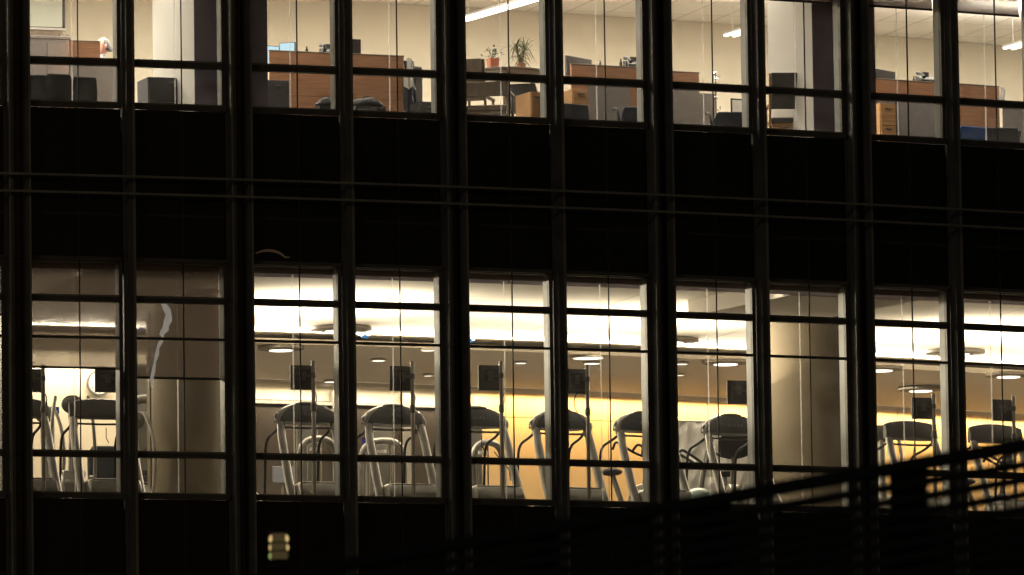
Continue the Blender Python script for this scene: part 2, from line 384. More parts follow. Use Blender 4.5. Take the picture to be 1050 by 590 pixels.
# ------------------------------------------------------------------ gym ceiling fixtures
def disc_light(px, py, d, z, R, label, core='down'):
    X = None
    # find X on the ceiling plane along the line of sight
    p = rayz(px, py, z); xx = p.x
    for _ in range(8):
        t = 2*CURVE*xx; n = math.sqrt(1+t*t); dd = (p.y-CURVE*xx*xx)*n; xx = p.x + t/n*dd
    t = tag(empty('disc_light', xx, dd, z), label, 'ceiling light', 'round disc lights in the gym ceiling')
    MB().lathe([(R, -.002), (R, -.045), (R*.55, -.06), (R*.55, -.03), (R*.5, -.005)], 28).build('rim', 'ring_grey', t, smooth=True)
    MB().lathe([(R*.48, -.02), (R*.50, -.066), (R*.3, -.07)], 24).build('lens', core, t)
disc_light(349, 336, 0, ZC1-.01, .46, 'large round disc light in bright gym ceiling between the two leftmost treadmills')
disc_light(685, 348, 0, ZC1-.01, .46, 'large round disc light in bright gym ceiling, above the exercise bikes')
disc_light(979, 360, 0, ZC1-.01, .46, 'large round disc light in bright gym ceiling, above the rightmost pair of television screens')
disc_light(288, 355.5, 0, ZC2-.03, .34, 'round disc light low in the gym ceiling at the upper left of the leftmost treadmill')
disc_light(744, 370, 0, ZC2-.03, .36, 'round disc light in lowered ceiling directly above the treadmill beside the beige column')
disc_light(903, 376.5, 0, ZC2-.03, .36, 'round disc light in lowered ceiling just right of the beige column')
disc_light(1034, 383, 0, ZC2-.03, .36, 'round disc light in lowered ceiling at right edge of the view')
disc_light(944, 397.5, 0, ZC2-.03, .36, 'round disc light in lowered ceiling above the television nearest the foreground railing post')
proto = None
for px, py, R, lab in ((388, 368.5, .11, 'small bright downlight left of the second television pole'), (439, 358, .11, 'small bright downlight right of the second television, near the lowered ceiling edge'),
                  (439, 384, .07, 'tiny downlight just above cove light right of the second television'), (603, 366, .24, 'wide oval downlight above the television with the dangling loop of cable'),
                  (607, 371.5, .13, 'small downlight right under the wide oval downlight'), (699, 372, .1, 'small downlight above the wood wall, left of the large disc light reflection'),
                  (697, 383.5, .07, 'tiny downlight close to the wood wall above the glossy white panel'), (534, 371, .09, 'small downlight right of the third television'), (291, 401, .11, 'small downlight low in front of the brown wall panel')):
    z = ZC2-.03; p = rayz(px, py, z); xx = p.x
    for _ in range(8):
        t_ = 2*CURVE*xx; n_ = math.sqrt(1+t_*t_); dd = (p.y-CURVE*xx*xx)*n_; xx = p.x + t_/n_*dd
    if dd > DB-.4: dd = DB-.5
    if proto is None:
        proto = empty('downlight', 0, 0, 0); MB().lathe([(1, 0), (1.15, -.02), (1.0, -.03), (.95, -.01)], 20).build('trim', 'gym_soffit', proto)
        MB().lathe([(.9, -.005), (.92, -.024)], 20).build('lens', 'down', proto); o = proto
    else: o = copy_tree(proto)
    move(o, xx, dd, z); o.scale = (R, R, 1); tag(o, lab, 'ceiling light', 'small downlights in the lowered gym ceiling')
for px, py, d, lab in ((374, 345.5, 9.0, 'small oval sign glowing blue on gym ceiling left of the second television pole'), (482, 350, 9.0, 'small blue lamp just showing at left edge of the middle gym window'), (145, 338, 9.0, 'blue lamp seen dimly through the drawn brown blind')):
    X, z = at(px, py, d); t = tag(empty('blue_lamp', X, d, z), lab, 'lamp', 'small blue lamps in the gym')
    MB().ell((0, 0, 0), (.06, .04, .022)).build('lens', 'blue_led', t, smooth=True)
    MB().tube([(0, 0, .02), (0, 0, ZC1-z)], .008, 6).build('stem', 'white_plastic', t)
    MB().lathe([(.085, .02), (.07, .035), (.0, .036)], 16).build('housing', 'white_plastic', t)

# ------------------------------------------------------------------ gym columns
for px0, px1, lab in ((162, 232, 'thick round beige column behind the left gym window with its blind half drawn'), (797, 878, 'thick round beige column between the treadmill row and the two right windows')):
    Xa, Xb = at(px0, 430, 4.6)[0], at(px1, 430, 4.6)[0]; r = (Xb-Xa)/2
    t = tag(empty('column', (Xa+Xb)/2, 4.7, ZG), lab, 'column', 'round columns inside the gym')
    slab('column_soffit', 'gym_soffit', (Xa+Xb)/2-2.8, (Xa+Xb)/2-.75, .62, 3.6, 2.985, ZC1-.003, 2)
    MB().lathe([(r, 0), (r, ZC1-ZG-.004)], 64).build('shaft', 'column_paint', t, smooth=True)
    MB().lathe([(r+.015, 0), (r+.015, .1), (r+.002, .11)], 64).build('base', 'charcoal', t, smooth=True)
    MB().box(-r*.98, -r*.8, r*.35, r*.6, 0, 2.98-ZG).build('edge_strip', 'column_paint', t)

# ------------------------------------------------------------------ treadmills
def arc_pts(pts, n=6):
    """round the corners of a polyline"""
    pts = [Vector(p) for p in pts]; out = [pts[0]]
    for a, b, c in zip(pts, pts[1:], pts[2:]):
        r = min((b-a).length, (c-b).length)*.45; p = b+(a-b).normalized()*r; q = b+(c-b).normalized()*r
        for k in range(n+1): t = k/n; out.append(p*(1-t)**2+b*2*t*(1-t)+q*t*t)
    return out+[pts[-1]]
def console_mesh(w, h, dark):
    m = MB(); secs = []
    n = 14
    for i in range(n+1):
        u = -1+2*i/n; x = u*w/2
        e = (1-abs(u)**2.3)
        top = h*(.30+.70*e**.9) if not dark else h*(.80+.20*e)
        bot = -.02-.02*e if not dark else -.02
        if dark: x = x*(1) 
        th = .05+.07*e
        secs.append([(x, -th, bot+.02), (x, -th*.9, (top+bot)*.5), (x, -th*.25, top), (x, th*.7, top+.02*e), (x, th, (top+bot)*.5), (x, th*.9, bot)])
    m.ring(secs); return m
def make_treadmill(style):
    t = empty('treadmill', loc=(0, 0, 0))
    d = MB(); d.prismx([(.0, .03), (.02, .24), (.12, .37), (.42, .36), (.5, .2), (.5, .03)], -.36, .36); d.build('motor_hood', 'silver', t, .03, True)
    MB().box(-.30, .30, .13, .40, .368, .384).build('hood_trim', 'silver', t, .01)
    MB().box(-.29, .29, .52, 1.95, .10, .17).build('running_belt', 'black', t, .01)
    s = MB(); s.box(-.40, -.30, .45, 2.0, .06, .19); s.box(.30, .40, .45, 2.0, .06, .19); s.build('side_rail', 'silver_dark', t, .02)
    f = MB(); f.tube([(-.40, .0, .03), (-.36, .5, .05)], .03); f.tube([(.40, .0, .03), (.36, .5, .05)], .03); f.box(-.38, .38, 1.9, 2.0, 0, .07); f.build('foot', 'silver_dark', t)
    for sx in (-1, 1):
        MB().tube([(sx*.405, .18, .06), (sx*.405, .40, .42), (sx*.395, .70, 1.02), (sx*.375, .80, 1.27)], [.068, .064, .06, .055], 12, .75).build('upright', 'silver', t, smooth=True)
    c = console_mesh(.92 if style else .86, .245, not style).build('console', 'pad' if style else 'tv_grey', t, .008, True)
    c.location = (0, .82, 1.26)
    if style:
        for sx in (-1, 1):
            MB().tube([(sx*.37, .80, 1.14), (sx*.415, .80, 1.27), (sx*.37, .80, 1.37), (sx*.24, .80, 1.45)], [.042, .052, .046, .025], 10).build('console_end', 'silver', c, smooth=True).location = (0, -.82, -1.26)
        k = MB(); k.ell((0, 0, .240), (.16, .06, .03)); k.build('console_cap', 'silver_dark', c, smooth=True)
        sp_ = MB(); 
        for q in range(5): sp_.box(-.12+.05*q, -.09+.05*q, -.128, -.12, .07, .11)
        sp_.build('console_vent', 'silver_dark', c)
    MB().tube([(-.36, .80, 1.175), (0, .78, 1.165), (.36, .80, 1.175)], .014).build('crossbar', 'silver_dark' if style else 'black', t)
    for sx in (-1, 1):
        MB().tube(arc_pts([(sx*.36, .84, 1.20), (sx*.38, 1.05, 1.13), (sx*.38, 1.42, 1.06), (sx*.38, 1.50, .15)]), .019, 8).build('handrail', 'black', t, smooth=True)
    MB().tube([(.1, .88, 1.13), (.12, .95, 1.0), (.14, .9, .93), (.1, .86, .98)], .006, 5).build('safety_cord', 'black', t)
    return t
TMD = .70
tp = make_treadmill(True)
tlab = ['grey arched treadmill under the leftmost television on a pole, in front of the brown door', 'grey arched treadmill under the second television, before the far door with blue sign',
        'grey treadmill partly cut by the mullion under the third television, dark arched console', 'grey treadmill behind the mullion between the two amber wood backed windows',
        'grey treadmill right of the television with looped cable, exercise bike behind it', 'grey treadmill beside the beige column, white glossy panel and big balls behind']
for i, (px, lab) in enumerate(zip((314, 403, 490, 574, 661, 750), tlab)):
    o = tp if i == 0 else copy_tree(tp)
    put(o, px, 430, TMD+.8); X = at(px, 430, TMD+.8)[0]; move(o, X, TMD, ZG, random.uniform(-.03, .03))
    tag(o, lab, 'treadmill', 'grey treadmills lined up facing the glass')
tb = make_treadmill(False)
for i, (px, lab) in enumerate(zip((935, 1019, 103, 19), ('treadmill with black flat topped console right of the beige column, behind the railing post', 'treadmill with black flat topped console under the rightmost television, half hidden by railing',
                          'treadmill with wide black console under the round wall clock', 'treadmill with black console at the far left, behind the leftmost mullion'))):
    o = tb if i == 0 else copy_tree(tb)
    X = at(px, 430, TMD+.8)[0]; move(o, X, TMD, ZG, (.02, -.04, 0, .03)[i]); tag(o, lab, 'treadmill', 'treadmills with black consoles')

# ------------------------------------------------------------------ television on pole
def make_tv(loop):
    t = empty('television_pole', loc=(0, 0, 0))
    MB().tube([(0, 0, 0), (0, 0, 1.86)], .026, 12).build('pole', 'silver', t, smooth=True)
    MB().lathe([(.16, 0), (.16, .012), (.03, .03)], 20).build('base_plate', 'silver_dark', t)
    MB().lathe([(.028, 1.22), (.036, 1.24), (.036, 1.30), (.028, 1.32)], 12).build('collar', 'silver_dark', t)
    s = MB(); s.box(-.27, .03, .085, .12, 1.50, 1.81); sc = s.build('television', 'tv_grey', t, .008)
    s = MB(); s.box(-.22, -.02, .055, .084, 1.54, 1.77); s.build('rear_housing', 'tv_grey', sc, .01)
    s = MB(); 
    for q in range(4): s.box(-.20, -.06, .050, .0545, 1.72-.012*q, 1.725-.012*q)
    s.build('vent_slot', 'silver_dark', sc)
    MB().box(-.258, .018, .1205, .123, 1.515, 1.797).build('display', 'black', sc)
    s = MB(); s.box(-.12, .0, .0, .03, 1.66, 1.69); s.box(-.15, -.09, .03, .054, 1.62, 1.73); s.lathe([(.034, 1.645), (.034, 1.71)], 12); s.build('bracket', 'silver_dark', t, .003)
    if loop:
        pts = [(-.12, .05, 1.52), (-.17, .05, 1.42), (-.15, .06, 1.30), (-.06, .05, 1.18), (.02, .04, 1.08), (.035, .03, .9)]
    else: pts = [(.01, .05, 1.52), (.06, .05, 1.42), (.04, .05, 1.30), (.028, .03, 1.22), (.028, .02, .9)]
    MB().tube(arc_pts(pts, 4), .0075, 6).build('cable', 'black', t, smooth=True)
    return t
tv0 = make_tv(False); tv1 = make_tv(True); used = {0: 0, 1: 0}
TVD = .62
for px, ytop, loop, lab in ((321, 370, 0, 'television seen from behind on silver pole at the leftmost fully visible treadmill'), (422.5, 371, 0, 'television seen from behind on silver pole at the second treadmill, bright cove light beside it'),
                  (513.5, 370, 0, 'television from behind on silver pole at left of the amber wood wall'), (602, 374, 1, 'television from behind on silver pole with a long looped brown cable'),
                  (768, 386, 0, 'television from behind, close to the mullion just left of the beige column'), (957, 404, 0, 'television from behind right of the beige column, by the thick railing post'),
                  (1039, 406, 0, 'rightmost television seen from behind, above the dark railing'), (121, 374, 0, 'dark television in the blind covered window beside the wall clock'), (44, 374, 0, 'dark television at left edge of the blind covered window')):
    src = tv1 if loop else tv0
    o = src if not used[loop] else copy_tree(src); used[loop] = 1
    X, z = at(px, ytop, TVD); move(o, X, TVD, ZG, random.uniform(-.08, .08)); o.scale = (1.08, 1, (z-ZG)/1.86); tag(o, lab, 'television', 'televisions on poles facing the treadmills')

# ------------------------------------------------------------------ other gym machines
def make_cable_machine(w, h):
    t = empty('cable_machine', loc=(0, 0, 0))
    MB().tube(arc_pts([(-w/2, 0, 0), (-w/2, 0, h), (w/2, 0, h+.02), (w/2, 0, 0)]), .045, 10).build('frame', 'silver_dark', t, smooth=True)
    for sx in (-1, 1): MB().tube([(sx*w*.18, .1, .1), (sx*w*.18, .1, h)], .012, 8).build('guide_rod', 'chrome', t)
    s = MB()
    for q in range(9): s.box(-w*.24, w*.24, .04, .18, .12+q*.055, .165+q*.055)
    s.build('weight_stack', 'charcoal', t, .004)
    MB().lathe([(.07, -.02), (.07, .02)], 16, (0, .1, h-.12)).build('pulley', 'white_plastic', t)
    MB().tube([(w*.3, .05, h-.1), (w*.45, -.15, h-.35), (w*.4, -.2, h-.5)], .008, 5).build('cable', 'black', t)
    MB().box(-w/2-.05, w/2+.05, -.25, .3, 0, .06).build('base', 'silver_dark', t, .01)
    MB().box(-.17, .17, .25, .32, .55, h+.35).build('back_shroud', 'silver_dark', t, .02)
    return t
cm = make_cable_machine(.62, 1.25)
for i, (px, py, d, lab) in enumerate(((326, 447, 5.0, 'silver arched cable machine with white uprights seen under the leftmost television'), (392, 449, 5.4, 'silver arched weight machine beside the blue sign, behind second treadmill'),
                               (500, 451, 4.6, 'tan and silver arched machine in front of the amber wood wall'), (148, 405, 5.5, 'pale weight machine visible left of the beige column'))):
    o = cm if i == 0 else copy_tree(cm); X, z = at(px, py, d); move(o, X, d, ZG, (.2, -.3, .4, 0)[i]); o.scale = (1, 1, (z-ZG)/1.3); tag(o, lab, 'gym machine', 'arched weight machines behind the treadmills')
def make_bike():
    t = empty('exercise_bike', loc=(0, 0, 0))
    f = MB(); f.tube([(0, -.45, .06), (0, -.2, .35), (0, .1, .30), (0, .5, .06)], .045, 10); f.tube([(0, -.18, .35), (0, -.28, .95)], .035); f.tube([(0, .12, .3), (0, .28, .72)], .035); f.build('frame', 'silver_dark', t, smooth=True)
    f = MB(); f.tube([(-.25, -.45, .04), (.25, -.45, .04)], .035); f.tube([(-.25, .5, .04), (.25, .5, .04)], .035); f.build('foot', 'black', t)
    MB().ring([[(-.06+.0*k, .24*math.cos(a)-.22, .24*math.sin(a)+.34) for a in [2*PI*j/24 for j in range(24)]] for k in (0,)]+[[(.06, .24*math.cos(a)-.22, .24*math.sin(a)+.34) for a in [2*PI*j/24 for j in range(24)]]]).build('flywheel_cover', 'silver', t, .01)
    s = MB(); s.prism([(-.17, .0), (.17, .0), (.21, .22), (.14, .30), (-.14, .30), (-.21, .22)], -.03, .03); o = s.build('console', 'black', t, .02); o.location = (0, -.3, .92)
    o.rotation_euler = (.25, 0, 0)
    for sx in (-1, 1): MB().tube(arc_pts([(0, -.28, .9), (sx*.22, -.22, .95), (sx*.25, .05, 1.12), (sx*.22, .12, 1.02)]), .017, 8).build('handlebar', 'black', t, smooth=True)
    MB().ell((0, .30, .76), (.14, .15, .05)).build('saddle', 'black', t, smooth=True)
    for sx in (-1, 1):
        p = MB(); p.tube([(sx*.08, -.02, .32), (sx*.1, -.02+sx*.12, .32-.1*sx)], .012); p.box(sx*.1-.0, sx*.1+.1*sx, -.06+sx*.12, .02+sx*.12, .3-.1*sx, .32-.1*sx); p.build('pedal', 'silver_dark', t)
    return t
bk = make_bike()
for i, (px, d, rz, lab) in enumerate(((646, 3.2, .5, 'black exercise bike standing behind the fifth treadmill before the amber wood wall'), (747, 2.9, -.3, 'black exercise bike behind the treadmill beside the beige column'),
                             (1010, 3.0, .6, 'exercise bike with chrome glints behind the dark railing at the far right'), (700, 4.2, 1.2, 'exercise bike half hidden behind the mullion by the big balls'))):
    o = bk if i == 0 else copy_tree(bk); X = at(px, 450, d)[0]; move(o, X, d, ZG, rz); o.scale = (1.1, 1.1, 1.12); tag(o, lab, 'exercise bike', 'exercise bikes behind the treadmills')
def make_elliptical():
    t = empty('elliptical_trainer', loc=(0, 0, 0))
    MB().prismx([(.0, .05), (.05, .45), (.25, .62), (.5, .45), (.6, .05)], -.17, .17).build('drive_housing', 'silver', t, .04, True)
    MB().tube([(0, .25, .55), (0, .3, 1.0), (0, .33, 1.45)], [.07, .055, .05], 12).build('mast', 'silver', t, smooth=True)
    o = MB().ell((0, .32, 1.5), (.15, .06, .13)).build('console', 'silver_dark', t, smooth=True)
    for sx in (-1, 1):
        MB().tube(arc_pts([(sx*.30, .4, .35), (sx*.30, .28, .95), (sx*.27, .32, 1.35), (sx*.22, .45, 1.62)]), .024, 10).build('arm', 'silver', t, smooth=True)
        MB().box(sx*.22-.08, sx*.22+.08, .75, 1.15, .28, .32).build('foot_plate', 'black', t, .01)
        MB().tube([(sx*.22, .4, .4), (sx*.22, 1.5, .15)], .03).build('rail', 'silver_dark', t)
    MB().box(-.3, .3, 1.45, 1.6, 0, .12).build('rear_foot', 'silver_dark', t, .01)
    return t
el = make_elliptical()
for i, (px, d, rz, lab) in enumerate(((57, 3.3, .25, 'silver elliptical trainer with curved arms at the left of the clock window'), (76, 1.9, -.2, 'silver elliptical trainer with shiny round console just left of the clock window seam'),
                              (905, 3.0, -.5, 'elliptical trainer in dark grey right beside the beige column'), (150, 4.0, .2, 'silver elliptical trainer in narrow gap left of the beige column'), (272, 4.4, .9, 'elliptical trainer low behind the leftmost treadmill'))):
    o = el if i == 0 else copy_tree(el); X = at(px, 450, d)[0]; move(o, X, d, ZG, rz); tag(o, lab, 'gym machine', 'elliptical trainers behind the treadmills')
# reclined seat back in the clock window
X = at(117, 470, 3.0)[0]; t = tag(empty('recumbent_bike', X-.1, 3.0, ZG), 'recumbent bike with tall blue grey seat back, below the wall clock', 'exercise bike')
MB().prism([(-.26, .35), (.26, .35), (.27, .9), (.2, 1.02), (-.2, 1.02), (-.27, .9)], 0, .09).build('seat_back', 'bluegrey', t, .03, True)
MB().box(-.26, .26, -.45, -.02, .36, .44).build('seat', 'bluegrey', t, .03)
MB().tube([(0, .05, .4), (0, -.9, .2), (0, -1.1, .04)], .05, 10).build('frame', 'silver', t, smooth=True)
f = MB(); f.box(-.3, .3, -.05, .05, 0, .35); f.box(-.3, .3, -1.15, -1.05, 0, .06); f.build('foot', 'silver_dark', t, .01)
f = MB(); f.tube(arc_pts([(-.3, -.1, .45), (-.34, -.3, .58), (-.34, -.5, .55)]), .015); f.tube(arc_pts([(.3, -.1, .45), (.34, -.3, .58), (.34, -.5, .55)]), .015); f.build('hand_grip', 'silver', t)
# glossy panel and balls behind treadmill six
t = tag(empty('wall_mat', at(712, 470, 5.0)[0], 5.0, ZG), 'crumpled glossy white sheet hung behind the treadmill beside the column', 'sheet')
m_ = MB(); nx, nz_ = 22, 18; rr = random.Random(5); g = [[rr.uniform(-.05, .05) for _ in range(nx+1)] for _ in range(nz_+1)]
x0 = at(686, 450, 5)[0]-at(712, 450, 5)[0]; x1 = at(768, 450, 5)[0]-at(712, 450, 5)[0]; zt = at(712, 433, 5)[1]-ZG
m_.add([(x0+(x1-x0)*i/nx, g[j][i]*.8, zt*j/nz_) for j in range(nz_+1) for i in range(nx+1)], [(j*(nx+1)+i, j*(nx+1)+i+1, (j+1)*(nx+1)+i+1, (j+1)*(nx+1)+i) for j in range(nz_) for i in range(nx)])
m_.build('sheet', 'white_plastic', t, smooth=True)
MB().tube([(x0, 0, zt+.01), (x1, 0, zt+.01)], .015).build('rail', 'silver', t)
f = MB(); f.tube([(x0, .03, 0), (x0, .03, zt+.01)], .02); f.tube([(x1, .03, 0), (x1, .03, zt+.01)], .02); f.build('post', 'silver', t)
for px, py, d, r, lab in ((716, 497, 2.6, .29, 'large pale green exercise ball at the foot of the treadmill beside the column'), (701, 478, 3.1, .27, 'pale grey exercise ball resting behind the green one, by the mullion')):
    X, z = at(px, py, d); z = max(z, ZG+r) if r == .29 else z
    t = tag(MB().ell((0, 0, 0), (r, r, r), 32, 20).build('exercise_ball', 'ball', smooth=True), lab, 'exercise ball', 'exercise balls'); move(t, X, d, ZG+r)
# clock on the far wall behind the left window
X, z = at(102, 393, 9.0)
slab('partition_wall', 'beige_wall', at(30, 400, 9.05)[0]-.6, at(165, 400, 9.05)[0], 9.06, 9.2, ZG, ZC2-.03, 2)
for k_, (pa_, pb_) in enumerate(((-10, 70), (72, 160))):
    xa = at(pa_, 380, 8.8)[0]; xb = at(pb_, 380, 8.8)[0]
    t = tag(empty('cove_light', (xa+xb)/2, 8.8, ZC2-.05), 'warm cove light strip over the clock wall, %s of two' % ('left' if k_ == 0 else 'right'), 'light', 'cove light strips over the clock wall')
    MB().box(-(xb-xa)/2, (xb-xa)/2, -.05, -.03, -.05, 0).build('fascia', 'gym_soffit', t); MB().box(-(xb-xa)/2, (xb-xa)/2, -.02, .02, -.035, -.01).build('tube', 'cove', t)
    area('cove_lamp', (xa+xb)/2, 8.85, ZC2-.12, xb-xa, .08, 34, NEUT, (.12, -1), math.radians(120))
t = tag(empty('wall_clock', X, 9.03, z), 'round white wall clock with dark rim on bright wall', 'clock')
def disc(r0, y0, y1, n=32): return MB().ring([[(r0*math.cos(2*PI*k/n), y, r0*math.sin(2*PI*k/n)) for k in range(n)] for y in (y1, y0)])
disc(.185, -.03, .0).build('rim', 'silver_dark', t); disc(.16, -.034, -.031).build('dial', 'white_plastic', t)
h = MB()
for k in range(12):
    a = PI*k/6; h.add([(.13*math.sin(a)+s1*math.cos(a)-q*math.sin(a)*0, -.038, .13*math.cos(a)-s1*math.sin(a)) if False else ((.13+q)*math.sin(a)+s1*math.cos(a), -.037, (.13+q)*math.cos(a)-s1*math.sin(a)) for s1, q in ((-.006, -.012), (.006, -.012), (.006, .014), (-.006, .014))], [(0, 1, 2, 3)])
h.build('hour_mark', 'black', t)
h = MB(); h.tube([(0, -.042, 0), (.05, -.042, .07)], .006, 5); h.tube([(0, -.044, 0), (.11, -.044, -.02)], .005, 5); h.build('hand', 'black', t)
for px, py, d, sx, sz, lab in ((376, 456, 12.5, .07, .10, 'bright blue notice board on stand behind second treadmill'), (290, 487, 6.5, .16, .12, 'pale blue box on low stand behind the leftmost treadmill'), (55, 421, 7.0, .08, .05, 'small blue screen on stand behind the left elliptical trainer')):
    X, z = at(px, py, d); t = tag(empty('notice_stand', X, d, ZG), lab, 'stand')
    MB().box(-sx, sx, -.02, .02, z-ZG-sz, z-ZG+sz).build('panel', 'bluegrey' if px == 290 else 'blue_small', t, .01)
    MB().tube([(0, .03, 0), (0, .03, z-ZG)], .02).build('post', 'silver_dark', t); MB().lathe([(.18, 0), (.18, .02)], 16).build('base', 'silver_dark', t)

# ------------------------------------------------------------------ roller blinds
def blind(X, z0, z1, m, label, r=.552, d=.21):
    t = tag(empty('roller_blind', X, d, z1), label, 'blind', 'roller blinds inside the glass')
    l = -.70; h = z0-z1
    MB().add([(l, 0, 0), (r, 0, 0), (r, 0, h), (l, 0, h)], [(0, 1, 2, 3)]).build('fabric', m, t)
    MB().box(l, r, -.012, .012, h-.03, h).build('bottom_bar', 'black', t, .004)
    MB().tube([(l, .03, -.03), (r, .03, -.03)], .03).build('roller', 'sash', t)
blind(0, at(79, 376, .21)[1], 3.06, 'blind', 'brown see-through roller blind half drawn over the clock window')
blind(BOFF, at(187, 387, .21)[1], 3.06, 'blind', 'darker brown roller blind half drawn in front of the beige column, with wavy pale streak')
blind(-W+BOFF, at(0, 322, .21)[1], 3.06, 'blind', 'short brown roller blind at the left edge of the gym floor')
for Xc, px, py, lab in ((3*W+BOFF, 822, .5, 'grey roller blind barely lowered over the office chair window'), (4*W, 929, 7.5, 'grey brown roller blind in office window with the pale wood drawers'), (4*W+BOFF, 1020, 14, 'grey brown roller blind in rightmost office window')):
    blind(Xc, at(px, py, .21)[1], 8.2, 'blind_dense', lab)
# wavy streak reflected in the glass, built as a glowing strip before the blind
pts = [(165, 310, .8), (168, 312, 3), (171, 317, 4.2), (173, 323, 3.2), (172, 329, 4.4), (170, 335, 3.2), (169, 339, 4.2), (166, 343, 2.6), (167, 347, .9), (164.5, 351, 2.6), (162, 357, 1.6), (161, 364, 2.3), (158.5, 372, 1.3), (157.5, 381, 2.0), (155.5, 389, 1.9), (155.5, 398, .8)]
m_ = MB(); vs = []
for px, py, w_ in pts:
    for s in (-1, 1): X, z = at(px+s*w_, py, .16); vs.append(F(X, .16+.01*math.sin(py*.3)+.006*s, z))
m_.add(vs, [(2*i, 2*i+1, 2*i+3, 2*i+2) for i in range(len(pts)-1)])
tag(m_.build('reflected_streak', 'streak_glow', smooth=True), 'wavy pale streak of reflected light, built as a glowing strip before the darker brown blind', 'reflected_streak')

# ------------------------------------------------------------------ lamp reflection in the spandrel glass, built as a dim glowing arc
for p0, p1, py, hh, lab in ((262, 297, 264, 7, 'faint amber arc of reflected lamp glow in dark spandrel above the leftmost treadmill window'),):
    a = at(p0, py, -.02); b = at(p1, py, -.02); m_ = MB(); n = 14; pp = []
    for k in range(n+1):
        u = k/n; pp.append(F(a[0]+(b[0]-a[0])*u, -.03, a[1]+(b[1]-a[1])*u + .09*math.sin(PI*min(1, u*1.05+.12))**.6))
    m_.tube(pp, [.006+.012*math.sin(PI*k/n) for k in range(n+1)], 8); tag(m_.build('reflected_arc', 'arc', smooth=True), lab, 'lamp')

# ================================================================== OFFICES
def obox(mb, px0, px1, y0, y1, d, depth, pr):    # a box seen between two pixel columns, in the local frame of pr=(X origin)
    xa = at(px0, (y0+y1)/2, d)[0]; xb = at(px1, (y0+y1)/2, d)[0]
    z1 = at((px0+px1)/2, y0, d)[1]; z0 = at((px0+px1)/2, y1, d)[1] if y1 is not None else ZO
    mb.box(xa-pr, xb-pr, 0, depth, z0-ZO, z1-ZO); return mb
def desk(px0, px1, ytop, d, label, split=None, lower='laminate', low=None, ymid=None):
    """desk seen from behind: tall screen in wood, panel below, worktop and side ends"""
    xa = at(px0, ytop, d)[0]; xb = at(px1, ytop, d)[0]; xc = (xa+xb)/2; h = (xb-xa)/2; zt = at((px0+px1)/2, ytop, d)[1]-ZO
    t = tag(empty('office_desk', xc, d, ZO), label, 'desk', 'wooden desks with raised backs in the offices')
    zm = .72 if ymid is None else at((px0+px1)/2, ymid, d)[1]-ZO
    MB().box(-h, h, 0, .03, zm+.002, zt).build('privacy_screen', 'wood', t, .004)
    MB().box(-h, h, .002, .028, .06, zm).build('modesty_panel', lower, t, .003)
    MB().box(-h-.006, h+.006, -.008, .035, zt+.001, zt+.018).build('screen_trim', 'wood_grey', t, .003)
    MB().box(-h, h, .032, .75, .70, .73).build('worktop', 'wood', t, .003)
    for s in (-1, 1): MB().box(s*h-.015-(.012*s), s*h+.015-(.012*s), .04, .72, .0, .698).build('end_panel', 'wood', t, .003)
    if low: 
        xl = at(low[0], 110, d)[0]-xc; xr = at(low[1], 110, d)[0]-xc
        MB().box(xl, xr, -.025, -.002, .0, at(low[0], low[2], d)[1]-ZO).build('grey_panel', 'laminate', t, .004)
    return t
def monitor(px, py_top, d, w, h, rz, label, lit=False, zb=None):
    X, z = at(px, py_top, d); t = tag(empty('monitor', X, d, ZO+.73, rz), label, 'monitor', 'computer monitors on the desks')
    zt = z-(ZO+.73)
    MB().box(-w/2, w/2, 0, .035, zt-h, zt).build('housing', 'charcoal', t, .006)
    MB().box(-w/2+.012, w/2-.012, -.004, -.001, zt-h+.014, zt-.012).build('screen', 'screen' if lit else 'black', t)
    s = MB(); s.tube([(0, .06, .01), (0, .05, max(.05, zt-h*.5))], .02); s.lathe([(.11, 0), (.11, .012)], 16, (0, .06, 0)); s.build('stand', 'black', t)
def task_chair(px, ytop, d, rz, label, m='black', w=.48, hb=.5):
    X, z = at(px, ytop, d); H = max(.52, z-ZO)
    t = tag(empty('office_chair', X, d, ZO, rz), label, 'chair', 'office chairs')
    secs = []
    for k in range(7):
        u = k/6; ww = w/2*(.82+.18*math.sin(PI*u)); y = .03*math.sin(PI*u)
        secs.append([(-ww, y-.03, H-hb+hb*u), (ww, y-.03, H-hb+hb*u), (ww*.96, y+.04, H-hb+hb*u), (-ww*.96, y+.04, H-hb+hb*u)])
    MB().ring(secs).build('backrest', m, t, .02, True)
    sz = max(.3, min(.46, H-.2)); hb = min(hb, H-sz+.06)
    MB().box(-w/2, w/2, .02, .48, sz-.07, sz).build('seat', m, t, .03)
    MB().tube([(0, .25, .1), (0, .25, sz-.07)], .03).build('gas_stem', 'silver_dark', t)
    b = MB()
    for k in range(5): a = 2*PI*k/5; b.tube([(0, .25, .1), (.28*math.cos(a), .25+.28*math.sin(a), .06)], [.03, .02]); b.ell((.28*math.cos(a), .25+.28*math.sin(a), .03), (.03, .03, .03), 8, 6)
    b.build('wheel_base', 'black', t)
    for s in (-1, 1): MB().tube(arc_pts([(s*w*.48, .12, sz-.04), (s*w*.56, .12, sz+.2), (s*w*.56, .36, sz+.21)]), .018, 8).build('armrest', 'black', t, smooth=True)
    MB().tube([(0, .05, H-hb+.05), (0, .09, sz-.05), (0, .25, sz-.08)], .025).build('spine', 'black', t)
    return t
